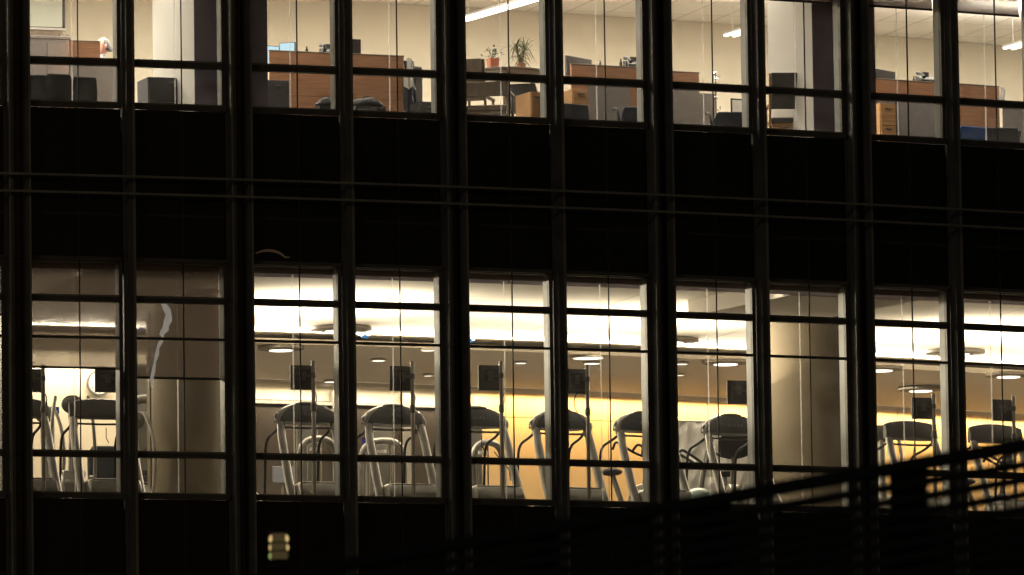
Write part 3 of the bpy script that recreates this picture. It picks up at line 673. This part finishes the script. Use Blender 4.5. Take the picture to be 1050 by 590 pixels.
def wood_chair(px, ytop, d, rz, label, m='charcoal', w=.52, frame='wood_grey'):
    X, z = at(px, ytop, d); H = z-ZO
    t = tag(empty('wooden_chair', X, d, ZO, rz), label, 'chair', 'wood framed visitor chairs')
    for s in (-1, 1):
        MB().tube([(s*w/2, .42, 0), (s*w/2, .44, .45), (s*w/2*.98, .52, H-.02)], .02, 8).build('leg', frame, t)
        MB().tube([(s*w/2, -.02, 0), (s*w/2, -.02, .64)], .02, 8).build('leg', frame, t)
        MB().box(s*w/2-.028, s*w/2+.028, -.04, .46, .62, .65).build('armrest', frame, t, .008)
    MB().box(-w/2+.02, w/2-.02, -.02, .44, .38, .46).build('seat', m, t, .02)
    MB().box(-w/2+.03, w/2-.03, -.01, .43, .33, .375).build('seat_rail', frame, t)
    o = MB().box(-w/2+.015, w/2-.015, -.02, .025, 0, H-.58).build('backrest', m, t, .015); o.location = (0, .475, .57); o.rotation_euler = (-.14, 0, 0)
    return t
def pedestal(px0, px1, ytop, d, label, m='wood_light', rz=0, n=3):
    xa = at(px0, ytop, d)[0]; xb = at(px1, ytop, d)[0]; h = (xb-xa)/2; zt = at(px0, ytop, d)[1]-ZO
    t = tag(empty('drawer_unit', (xa+xb)/2, d, ZO, rz), label, 'drawers', 'drawer units in the offices')
    MB().box(-h, h, 0, .5, 0.02, zt).build('body', m, t, .004)
    for k in range(n):
        z0 = .04+(zt-.06)*k/n; z1 = .03+(zt-.06)*(k+1)/n
        f = MB().box(-h+.012, h-.012, -.02, -.001, z0, z1).build('drawer_front', m, t, .003)
        MB().box(-.05, .05, -.035, -.021, z1-.05, z1-.035).build('handle', 'silver_dark', f)
def phone(px, py, d, label, s=1.0, group='telephones on the desks'):
    X, z = at(px, py, d); t = tag(empty('telephone', X, d, z), label, 'telephone', group)
    MB().prismx([(0, 0), (.2, 0), (.2, .10), (.02, .03)], -.10*s, .10*s).build('base', 'black', t, .006)
    MB().tube([(-.07*s, .02, .06), (-.07*s, .10, .12), (-.07*s, .2, .14)], [.028, .018, .028], 8).build('handset', 'black', t)
    MB().box(.0, .08*s, .195, .203, .05, .16).build('display', 'charcoal', t)
def bottle(px, py, d, h, label, m='black', r=.03, group='small dark upright things on the desks'):
    X, z = at(px, py, d); t = tag(empty('bottle', X, d, z-h), label, 'bottle', group)
    MB().lathe([(r, 0), (r, h*.6), (r*.5, h*.75), (r*.5, h*.9)], 12).build('body', m, t, smooth=True); MB().lathe([(r*.6, h*.9), (r*.6, h)], 12).build('cap', 'charcoal', t)

# --- window with the man
t = tag(empty('whiteboard', at(38, 5, DO)[0], DO-.03, ZO), 'large framed whiteboard on the office wall at top left', 'whiteboard')
x0 = at(10, 5, DO)[0]-at(38, 5, DO)[0]; x1 = at(60, 5, DO)[0]-at(38, 5, DO)[0]; z0 = at(40, 28, DO)[1]-ZO; z1 = min(ZOC-ZO-.15, z0+1.25)
MB().box(x0, x1, -.02, .0, z0, z1).build('board', 'board', t)
f = MB(); f.box(x1, x1+.035, -.03, .0, z0-.02, z1); f.box(x0, x1+.035, -.03, .0, z1, z1+.03); f.box(x0-.03, x0, -.03, .0, z0-.02, z1); f.build('frame', 'charcoal', t)
MB().box(x0, x1+.03, -.08, -.002, z0-.05, z0-.021).build('tray', 'white_plastic', t)
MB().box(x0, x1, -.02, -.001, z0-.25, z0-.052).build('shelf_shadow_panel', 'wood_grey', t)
t = tag(empty('door_casing', at(64, 30, DO)[0], DO-.03, ZO), 'pale door casing on the office wall beside the whiteboard', 'door')
f = MB(); f.box(-.06, -.0, -.05, 0, 0, 2.2); f.box(.05, .09, -.03, 0, 0, 2.2); f.build('jamb', 'door_frame', t)
for p0, p1, lab in ((12, 46.5, 'grey steel cabinet under the whiteboard, left one of a joined pair'), (47.5, 71, 'grey steel cabinet beside the wooden desk back, right one of a joined pair')):
    xa = at(p0, 38, 3.6)[0]; xb = at(p1, 38, 3.6)[0]; zt = at(50, 37, 3.6)[1]-ZO; h = (xb-xa)/2
    t = tag(empty('steel_cabinet', (xa+xb)/2, 3.6, ZO), lab, 'cabinet', 'grey steel cabinets under the whiteboard')
    MB().box(-h, h, 0, .45, .0, zt-.045).build('body', 'cabinet', t, .006); MB().box(-h-.01, h+.01, -.015, .46, zt-.04, zt).build('top', 'cabinet', t, .004)
    MB().box(-h+.02, h-.02, -.012, -.001, .05, zt-.09).build('door', 'cabinet', t, .004); MB().box(h-.07, h-.05, -.03, -.0125, zt*.5, zt*.5+.14).build('handle', 'charcoal', t)
desk(71, 102, 43, 3.2, 'orange brown desk back with grey lower panel beside the seated man', low=(73, 115, 61), ymid=61)
for px, yt, lab in ((38, 77, 'black chair back at the lower left, leftmost of three'), (60, 76, 'black chair back in front of the grey cabinets, middle of three'), (87, 79, 'black chair back in front of the grey panel, rightmost of three')):
    task_chair(px, yt, 1.3, random.uniform(-.25, .25), lab, 'black', .40 if px > 40 else .3, .42)
# --- the man seated behind the desk (one skinned body)
def person(px, py, d):
    X, zh = at(px, py, d); t = tag(empty('person', X, d, ZO, 0), 'grey haired man in a white shirt seated behind the wooden desk, facing left', 'person')
    hz = zh-ZO; sh = hz-.30; hip = sh-.46
    V = [(.0, 0, hip), (0, .0, hip+.2), (-.01, 0, sh-.05), (-.015, 0, sh+.06), (-.03, 0, hz-.08),
         (0, -.19, sh-.01), (-.02, -.24, sh-.28), (-.26, -.20, sh-.33), (-.34, -.18, sh-.33),
         (0, .19, sh-.01), (-.02, .24, sh-.28), (-.26, .20, sh-.33), (-.34, .18, sh-.33),
         (-.05, -.10, hip-.02), (-.42, -.12, hip+.0), (-.42, -.12, .08), (-.52, -.12, .04),
         (-.05, .10, hip-.02), (-.42, .12, hip+.0), (-.42, .12, .08), (-.52, .12, .04)]
    E = [(0, 1), (1, 2), (2, 3), (3, 4), (2, 5), (5, 6), (6, 7), (7, 8), (2, 9), (9, 10), (10, 11), (11, 12), (0, 13), (13, 14), (14, 15), (15, 16), (0, 17), (17, 18), (18, 19), (19, 20)]
    Rr = [.15, .15, .15, .06, .06, .07, .05, .04, .035, .07, .05, .04, .035, .1, .075, .045, .04, .1, .075, .045, .04]
    me = bpy.data.meshes.new('body'); me.from_pydata(V, E, []); me.materials.append(M['shirt'])
    o = bpy.data.objects.new('body', me); C.objects.link(o); o.parent = t
    sk = o.modifiers.new('s', 'SKIN'); ss = o.modifiers.new('u', 'SUBSURF'); ss.levels = ss.render_levels = 2
    if not me.skin_vertices: me.attributes.new('skin', 'FLOAT', 'POINT') if False else None
    try:
        bpy.context.view_layer.objects.active = o
        if not me.skin_vertices: bpy.ops.mesh.customdata_skin_add()
    except Exception: pass
    if me.skin_vertices:
        for i, r in enumerate(Rr): me.skin_vertices[0].data[i].radius = (r, r)
        me.skin_vertices[0].data[0].use_root = True
    # head: shaped rings facing -x
    secs = []
    n = 20
    for z, rx, ry, cx in ((-.125, .035, .035, -.045), (-.115, .055, .045, -.04), (-.085, .075, .058, -.025), (-.05, .088, .066, -.012), (-.01, .094, .072, -.004), (.03, .096, .075, 0), (.065, .09, .072, .002), (.095, .07, .058, .004), (.115, .04, .034, .004), (.122, .012, .01, .004)):
        ring = []
        for k in range(n):
            a = 2*PI*k/n; x = -rx*math.cos(a); y = ry*math.sin(a)
            if k == 0: x -= {-.05: .012, -.01: .026, .03: .006, -.085: .008}.get(z, 0)
            ring.append((cx+x, y, hz+z))
        secs.append(ring)
    hd = MB().ring(secs).build('head', 'skin', t, smooth=True)
    e = MB(); e.ell((-.092, -.03, hz+.005), (.008, .012, .008), 8, 6); e.ell((-.092, .03, hz+.005), (.008, .012, .008), 8, 6); e.build('eye', 'charcoal', hd)
    e = MB(); e.ell((.01, -.078, hz-.005), (.02, .01, .032), 10, 8); e.ell((.01, .078, hz-.005), (.02, .01, .032), 10, 8); e.build('ear', 'skin', hd, smooth=True)
    e = MB(); e.tube([(-.09, -.022, hz-.065), (-.096, 0, hz-.063), (-.09, .022, hz-.065)], .004, 6); e.build('mouth', 'terracotta', hd)
    hs = []
    for z, s, x0 in ((-.06, 1.02, .06), (-.02, 1.08, .03), (.02, 1.09, .015), (.055, 1.09, .01), (.085, 1.1, .004), (.112, 1.0, .004), (.13, .5, .004)):
        base = math.sqrt(max(.05, 1-(z/.135)**2)); hs.append([(x0+.092*s*base*math.cos(2*PI*k/n)*(1 if math.cos(2*PI*k/n) > 0 else .78), .077*s*base*math.sin(2*PI*k/n), hz+z) for k in range(n)])
    MB().ring(hs).build('hair', 'hair', t, smooth=True)
    for s in (-1, 1):
        hm = MB(); c = Vector((-.36, s*.18, sh-.33)); hm.ell(c+Vector((-.04, 0, 0)), (.05, .04, .018), 10, 8)
        for q in range(4): hm.tube([c+Vector((-.07, (q-1.5)*.019, 0)), c+Vector((-.11-.008*(1 if q in (1, 2) else 0), (q-1.5)*.021, -.006)), c+Vector((-.14, (q-1.5)*.021, -.025))], [.009, .008, .006], 6)
        hm.tube([c+Vector((-.02, -s*.03, 0)), c+Vector((-.05, -s*.058, -.005)), c+Vector((-.08, -s*.062, -.012))], [.011, .009, .007], 6); hm.build('hand', 'skin', t, smooth=True)
person(106, 48, 4.3)
X = at(108, 48, 4.3)[0]
# --- second window
X = at(175, 90, 1.4)[0]; pedestal(152, 199, 79, 1.3, 'charcoal grey cabinet standing before the white cross wall', 'charcoal', n=2)
# --- third & fourth windows
desk(279, 411, 55.5, 3.0, 'long reddish brown desk back under two glowing blue screens', lower='wood')
monitor(280, 47, 3.25, .20, .34, .15, 'glowing pale blue monitor, left one of two above the long brown desk', True)
monitor(294.5, 43.5, 3.35, .24, .36, -.75, 'pale blue monitor turned to the right, right one of two above the long brown desk', True)
bottle(314.5, 48, 3.05, .10, 'short black bottle on the long brown desk, left of the seam', r=.02); bottle(332.5, 46, 3.05, .12, 'taller black bottle on the long brown desk')
phone(339, 55, 3.1, 'black telephone on the long brown desk by the mullion'); monitor(363, 40, 3.2, .22, .3, .1, 'dark monitor edge at the left of the window with the coat')
pedestal(273, 296, 82, 2.0, 'dark grey low cabinet left of the long brown desk', 'charcoal', n=2)
def bag(px, py, d, w, h, label, m='black'):
    X, z = at(px, py, d); t = tag(empty('bag', X, d, z-h), label, 'bag')
    r = random.Random(int(px)); secs = []
    for k in range(6):
        u = k/5; s = (1, 1.05, 1.0, .85, .6, .3)[k]
        secs.append([(w/2*s*math.cos(2*PI*j/16)*(1+r.uniform(-.08, .08)), .14*s*math.sin(2*PI*j/16), h*u+r.uniform(-.012, .012)) for j in range(16)])
    MB().ring(secs).build('sack', m, t, smooth=True); MB().tube(arc_pts([(-.06, 0, h*.9), (-.04, 0, h*1.15), (.04, 0, h*1.15), (.06, 0, h*.9)]), .008, 6).build('strap', 'charcoal', t)
    st = MB(); st.box(-w/2, w/2, -.15, .15, -.03, 0); st.box(-w/2, -w/2+.03, -.15, .15, -(z-h-ZO), -.03); st.box(w/2-.03, w/2, -.15, .15, -(z-h-ZO), -.03)
    b2 = tag(empty('low_stool', X, d, z-h-.002), 'low bench under '+label.split(' on ')[0], 'bench'); st.build('frame', 'charcoal', b2)
bag(334, 101, 1.5, .28, .12, 'crumpled black bag left of the mullion before the long desk'); bag(376, 100.5, 1.5, .44, .13, 'shiny crumpled black bag right of the mullion before the long desk')
# coat on a chair
c = task_chair(424, 68, 3.1, .3, 'office chair with a coat over its back at the end of the long desk', 'charcoal', .34, .6)
X, z = at(419, 60, 2.95); t = tag(empty('coat', X, 2.9, z), 'white and grey coat draped over the chair back beside the long desk', 'coat')
rr = random.Random(8)
def drape(w0, w1, h, fold):
    m = MB(); nx, nz = 16, 12; vs = []
    for j in range(nz+1):
        u = j/nz
        for i in range(nx+1):
            v = i/nx-.5; vs.append((v*(w0+(w1-w0)*u)+.015*math.sin(u*7), fold*math.sin(v*17+u*3)*(.3+u)-.10*(v*v)*-2, -h*u*(1-.08*math.sin(v*9))))
    m.add(vs, [(j*(nx+1)+i, j*(nx+1)+i+1, (j+1)*(nx+1)+i+1, (j+1)*(nx+1)+i) for j in range(nz) for i in range(nx)]); return m
o = drape(.08, .17, .42, .03).build('lining', 'white_plastic', t, smooth=True); o = drape(.16, .24, .72, .03).build('cloth', 'navy', t, smooth=True); o.location = (.02, .05, -.03)
pedestal(431, 450, 104, 2.6, 'low dark box on the office floor right of the coat', 'charcoal', n=1)
# --- fifth window
def table(px0, px1, py, d, label):
    xa = at(px0, py, d)[0]; xb = at(px1, py, d)[0]; r = (xb-xa)/2; z = at((px0+px1)/2, py, d)[1]-ZO
    t = tag(empty('round_table', (xa+xb)/2, d, ZO), label, 'table')
    MB().lathe([(r*.97, z-.045), (r, z-.03), (r, z-.005), (r*.98, z)], 48).build('tabletop', 'wood_grey', t, smooth=True)
    MB().lathe([(.05, .05), (.05, z-.046)], 16).build('leg', 'wood_grey', t); MB().lathe([(.32, 0), (.3, .04), (.05, .06)], 24).build('base', 'wood_grey', t)
    return z
zt = table(484, 554, 73.5, 2.6, 'round grey brown table holding two potted plants')+ZO
def plant(px, ytop_pot, d, pr, ph, label, spiky):
    X = at(px, ytop_pot, d)[0]; t = tag(empty('potted_plant', X, d, zt+.002), label, 'plant')
    pm = 'terracotta' if not spiky else 'wood'
    if not spiky: MB().ring([[(sx*s, sy*s, z) for sx, sy in ((-1, -1), (1, -1), (1, 1), (-1, 1))] for s, z in ((pr*.86, 0), (pr, ph*.85), (pr*1.06, ph*.86), (pr*1.06, ph))]).build('pot', pm, t, .006)
    else: MB().lathe([(pr*.7, 0), (pr, ph), (pr*.9, ph)], 20).build('pot', pm, t, smooth=True)
    MB().lathe([(pr*.85, ph-.012), (pr*.8, ph-.004)], 14).build('soil', 'charcoal', t)
    r = random.Random(4); m = MB()
    if spiky:
        for cl, (cx, cy, hh) in enumerate(((-.07, 0, .28), (.06, .02, .24), (0, .03, .12))):
            MBs = MB().tube([(cx*.3, cy*.3, ph-.02), (cx, cy, ph+hh)], .012, 6); MBs.build('stem', 'wood_grey', t)
            for k in range(46):
                a = r.uniform(0, 2*PI); L = r.uniform(.16, .30); up = r.uniform(-.5, 1.3); b0 = Vector((cx, cy, ph+hh-r.uniform(0, .08)))
                dr = Vector((math.cos(a), math.sin(a)*.8, up)).normalized(); w = r.uniform(.005, .009); side = Vector((-math.sin(a), math.cos(a), 0))*w
                p1 = b0+dr*L*.5; p2 = b0+dr*L+Vector((0, 0, -.35*L*r.uniform(.4, 1.6)))
                m.add([b0-side, b0+side, p1+side*.9, p1-side*.9, p2], [(0, 1, 2, 3), (3, 2, 4)])
    else:
        for k in range(90):
            a = r.uniform(0, 2*PI); e = r.uniform(.1, 1.4); L = r.uniform(.04, .16); b0 = Vector((math.cos(a)*math.cos(e)*L, math.sin(a)*math.cos(e)*L, ph+math.sin(e)*L+.01))
            dr = Vector((math.cos(a+r.uniform(-1, 1)), math.sin(a), r.uniform(-.2, .8))).normalized()*.05; sd = dr.cross(Vector((0, 0, 1))).normalized()*.014
            m.add([b0, b0+dr*.5+sd, b0+dr, b0+dr*.5-sd], [(0, 1, 2, 3)])
        for k in range(6): a = k*1.05; MB().tube([(0, 0, ph-.01), (.06*math.cos(a), .06*math.sin(a), ph+.12)], .004, 5).build('stem', 'leaf', t)
    m.build('leaves', 'leaf' if not spiky else 'leaf_dry', t)
plant(505.5, 66, 2.5, .068, .155, 'small leafy plant in an orange red square pot on the round table', False)
plant(534.5, 66, 2.6, .07, .12, 'spiky dracaena plant in a brown pot on the round table', True)
wood_chair(486, 65, 2.2, 2.5, 'grey brown wooden chair with upright back left of the round table', 'wood_grey')
wood_chair(503, 88, 1.7, 2.6, 'wooden armchair with brown seat in front of the round table', 'wood_grey', .6)
task_chair(535, 86, 2.9, 2.4, 'dark mesh office chair with curved spine right behind the round table', 'bluegrey', .5, .42)
pedestal(544, 559, 94, 1.9, 'pale wood drawer unit right of the round table', 'wood_light', n=2)
# --- sixth window
desk(587, 663, 68.5, 2.9, 'brown desk back with phones on top, grey panel in the middle', low=(604, 645, 84), ymid=88, lower='wood')
monitor(594, 59, 3.4, .62, .36, .5, 'dark monitor back turned away, left end of the desk with grey middle panel')
bottle(615.5, 62.5, 2.95, .1, 'small black bottle left of the seam on the desk with grey middle panel', r=.018); bottle(636.5, 60.5, 2.95, .13, 'taller black bottle on the desk with grey middle panel', r=.022); bottle(642.5, 63, 2.95, .10, 'black cup beside the taller bottle', r=.02)
phone(653, 68, 3.0, 'black telephone with raised handset on the desk with grey middle panel', 1.2)
pedestal(587, 603, 91, 2.3, 'light wood drawer unit at left end of the desk with grey middle panel', 'wood_light', n=3)
task_chair(590, 107, 1.4, .2, 'low navy chair before the light wood drawer unit', 'navy', .5, .3); task_chair(652, 110, 1.5, -.2, 'low navy chair by the right mullion before the grey panel desk', 'navy', .42, .3)
# --- seventh window
desk(664, 716, 74, 2.9, 'short reddish desk back with long grey panel beneath', low=(684, 731, 94), ymid=88)
X, z = at(733.5, 76, 2.6); t = tag(empty('coat_stand', X, 2.6, ZO), 'slim chrome coat stand beside the grey panel', 'coat stand')
MB().tube([(0, 0, 0), (0, 0, z-ZO)], .012, 8).build('pole', 'chrome', t); MB().lathe([(.16, 0), (.15, .02), (.02, .03)], 20).build('base', 'black', t)
k_ = MB(); k_.ell((0, 0, z-ZO), (.03, .03, .035)); k_.ell((0, 0, z-ZO-.34), (.028, .028, .03)); k_.tube(arc_pts([(0, 0, z-ZO-.5), (.06, 0, z-ZO-.52), (.07, 0, z-ZO-.46)]), .008); k_.tube(arc_pts([(0, 0, z-ZO-.06), (.05, -.02, z-ZO-.08), (.06, -.02, z-ZO-.02)]), .008); k_.build('hook', 'chrome', t, smooth=True)
X, z = at(756, 112, 3.2); t = tag(empty('picture_frame', X, 3.2, z-.13), 'black framed white picture leaning low beside the dark chair', 'picture frame')
MB().box(-.1, .1, 0, .02, 0, .28).build('frame', 'black', t, .003); MB().box(-.08, .08, -.004, -.001, .022, .258).build('picture', 'white_plastic', t)
xx = empty('low_table', X, 3.1, ZO); tag(xx, 'low dark side table under the framed white picture', 'table'); q = MB(); q.box(-.2, .2, 0, .4, z-.16-ZO, z-.132-ZO); q.build('tabletop', 'charcoal', xx)
for sx in (-1, 1):
    for y in (.03, .37): MB().box(sx*.17-.015, sx*.17+.015, y-.015, y+.015, 0, z-.162-ZO).build('leg', 'charcoal', xx)
task_chair(754, 115, 1.6, -.3, 'low navy chair in front of the framed white picture', 'navy', .62, .3)
# --- eighth window
wood_chair(804, 79, 1.5, PI-.4, 'wooden visitor chair with dark grey back beside the white cross wall', 'tv_grey', .52, 'wood_light')
# --- ninth window
desk(897, 975, 84, 2.9, 'reddish brown desk back with black telephone and dark monitor', low=(919, 957, 99), ymid=104)
monitor(908, 72, 3.2, .50, .34, .4, 'dark monitor back at left end of the desk with the three drawer unit'); bottle(937, 78.5, 2.95, .12, 'black bottle in the middle of the desk with the black telephone', r=.02); phone(954, 83.5, 3.0, 'black telephone at right end of the desk below the lowered blind', 1.3)
pedestal(902, 918, 106, 2.4, 'pale wood three drawer unit below the dark monitor', 'wood_light', n=3)
# --- tenth window
desk(979, 1024, 88, 2.9, 'tall reddish brown desk back beside the hanging light', lower='wood', low=(1027, 1060, 103))
task_chair(998, 130, 1.5, .1, 'bright blue low chair seat before the reddish desk', 'blue_fabric', .55, .25); task_chair(1026, 131, 1.7, -.3, 'dark grey low chair right of the bright blue one', 'charcoal', .6, .25)
X, z = at(1028, 90, 2.85); t = tag(empty('coat', X, 2.82, z), 'short white coat hung at the right end of the reddish desk', 'coat'); drape(.07, .12, .26, .02).build('cloth', 'white_plastic', t, smooth=True)
MB().tube([(0, .02, -.02), (0, .05, 0)], .008, 6).build('hook', 'chrome', t)
# --- pendant strip lights
def pendant(pa, pb, d0, d1, label):
    za = ZOC-.45; A = rayz(pa[0], pa[1], za); B = rayz(pb[0], pb[1], za); t = tag(empty('pendant_light', loc=A), label, 'light', 'long pendant strip lights in the offices')
    Bl = B-A; dr = Bl.normalized(); s = dr.cross(Vector((0, 0, 1))).normalized()
    def beam(w, z0, z1, off=0):
        m = MB(); m.add([s*(off-w)+Vector((0, 0, z0)), s*(off+w)+Vector((0, 0, z0)), s*(off+w)+Vector((0, 0, z1)), s*(off-w)+Vector((0, 0, z1))]+[Bl+s*(off-w)+Vector((0, 0, z0)), Bl+s*(off+w)+Vector((0, 0, z0)), Bl+s*(off+w)+Vector((0, 0, z1)), Bl+s*(off-w)+Vector((0, 0, z1))],
                        [(0, 3, 2, 1), (4, 5, 6, 7), (0, 1, 5, 4), (1, 2, 6, 5), (2, 3, 7, 6), (3, 0, 4, 7)]); return m
    beam(.11, .03, .06).build('housing', 'white_plastic', t)
    beam(.025, 0, .028, -.07).build('lamp_tube', 'strip', t); beam(.025, 0, .028, .07).build('lamp_tube', 'strip', t)
    for u in (.12, .88): MB().tube([Bl*u+Vector((0, 0, .06)), Bl*u+Vector((0, 0, ZOC-za))], .008, 6).build('hanger', 'white_plastic', t)
pendant((470, 23), (560, -3), 3.2, 6.0, 'long pendant strip light above the two potted plants')
pendant((748, 38), (775, 30), 6.2, 7.2, 'short bright reflected streak above the framed picture, built as a pendant strip')  # a reflected streak, modelled as another glowing pendant
pendant((1034, 51), (1075, 40), 3.6, 5.0, 'white pendant strip light with stem at top right')

# ================================================================== FOREGROUND
# ground
g = MB(); g.box(-700, 700, -400, 900, GROUND-.2, GROUND); tag(g.build('ground', 'ground'), kind='structure')
# slatted terrace railing
zr = ray(1050, 450, 28).z
A = rayz(1050, 450, zr); B = rayz(700, 512, zr); dr = (B-A); dr.z = 0; dr.normalize(); nrm = Vector((-dr.y, dr.x, 0))
P0 = A - dr*2.2; LEN = (B-A).length*2.4+4.4
ppm = FPX/38
t = tag(empty('slatted_railing', loc=(P0.x, P0.y, zr)), 'dark slatted railing running diagonally across the lower right foreground', 'railing')
ang = math.atan2(dr.y, dr.x); t.rotation_euler = (0, 0, ang)
MB().box(0, LEN, -.035, .035, -.050, 0).build('top_rail', 'fence_metal', t, .006)
for k in range(1, 19):
    z1 = -.05-.056*k+.026; MB().box(0, LEN, -.012, .012, z1-.035, z1).build('slat', 'fence_metal', t, .003)
railL = [proj(P0+dr*s)[0] for s in (0, LEN)]
def s_at(px):
    lo, hi = 0, LEN
    for _ in range(40):
        mid = (lo+hi)/2
        if proj(Vector((P0.x, P0.y, zr))+dr*mid)[0] > px: lo = mid
        else: hi = mid
    return lo
for px in (1135, 918, 718, 545):
    s = s_at(px); 
    if s <= 0 or s >= LEN-.1: continue
    MB().box(s-.13, s+.13, -.075, -.036, -1.15, -.012).build('post', 'fence_metal', t, .006)
t2 = tag(empty('terrace_wall', loc=(P0.x, P0.y, GROUND)), 'dark terrace wall carrying the slatted railing', 'wall'); t2.rotation_euler = (0, 0, ang)
MB().box(-.2, LEN+.2, -.12, .12, 0, zr-1.15-GROUND).build('wall_body', 'concrete', t2); MB().box(-.2, LEN+.2, -.16, .16, zr-1.148-GROUND, zr-1.09-GROUND).build('coping', 'fence_metal', t2)
# lantern on a post
c = ray(286, 562, 45); t = tag(empty('lantern_post', loc=(c.x, c.y, GROUND)), 'small glowing amber lantern on a dark post at the lower left foreground', 'street lamp')
h = c.z-GROUND
MB().lathe([(.03, 0), (.026, h-.14)], 14).build('post', 'fence_metal', t, smooth=True)
MB().lathe([(.03, h-.14), (.075, h-.125), (.075, h-.11)], 18).build('collar', 'fence_metal', t)
MB().lathe([(.05, h-.07), (.052, h), (.045, h+.085)], 20).build('lamp_glass', 'lantern_dim', t, smooth=True)
ax = R_.normalized(); ax = Vector((ax.x, ax.y, 0))
for sx, z_, m_, rr_ in ((-.034, .052, 'lantern', .026), (.034, .054, 'lantern', .025), (-.038, .002, 'lantern', .022), (.036, .0, 'lantern', .024), (.0, .002, 'lantern_green', .018), (-.042, -.048, 'lantern_green', .020), (.036, -.044, 'lantern_dim', .020)):
    MB().ell((ax.x*sx, ax.y*sx, h+z_), (rr_, rr_, rr_*1.15)).build('bulb', m_, t, smooth=True)
for z_ in (-.078, -.024, .026): MB().lathe([(.07, h+z_), (.072, h+z_+.006), (.05, h+z_+.008)], 24).build('louvre', 'fence_metal', t)
MB().lathe([(.07, h+.10), (.05, h+.118), (.01, h+.125)], 24).build('cap', 'fence_metal', t, smooth=True)

# ================================================================== camera, light, world
cd = bpy.data.cameras.new('camera'); cd.sensor_width = 36; cd.lens = FPX/PW*36; cd.clip_end = 3000; cd.clip_start = 1
cam = bpy.data.objects.new('camera', cd); C.objects.link(cam)
cam.matrix_world = Matrix.Translation(CAM) @ Matrix((R_, U_, -_f)).transposed().to_4x4()
cd.dof.use_dof = True; cd.dof.focus_distance = (F(6, 1, 2)-CAM).dot(_f); cd.dof.aperture_fstop = 6.3
bpy.context.scene.camera = cam
w = bpy.data.worlds.new('World'); bpy.context.scene.world = w; w.use_nodes = True; nt = w.node_tree
sky = nt.nodes.new('ShaderNodeTexSky'); sky.sky_type = 'NISHITA'; sky.sun_disc = False; sky.sun_elevation = math.radians(2); sky.sun_rotation = math.radians(200)
bg = nt.nodes['Background']; bg.inputs[1].default_value = .014; nt.links.new(sky.outputs[0], bg.inputs[0])
sl = bpy.data.lights.new('sun', 'SUN'); sl.energy = .15; sl.angle = math.radians(10); sl.color = (1, .93, .82)
so = bpy.data.objects.new('sun', sl); C.objects.link(so); so.rotation_euler = Vector((.75, .6, -.28)).to_track_quat('-Z', 'Y').to_euler()
sc = bpy.context.scene
sc.view_settings.view_transform = 'Standard'; sc.view_settings.look = 'None'; sc.view_settings.exposure = 0
sc.cycles.use_denoising = True; sc.cycles.max_bounces = 8; sc.cycles.transparent_max_bounces = 24; sc.cycles.sample_clamp_indirect = 6
sc.cycles.caustics_reflective = False; sc.cycles.caustics_refractive = False
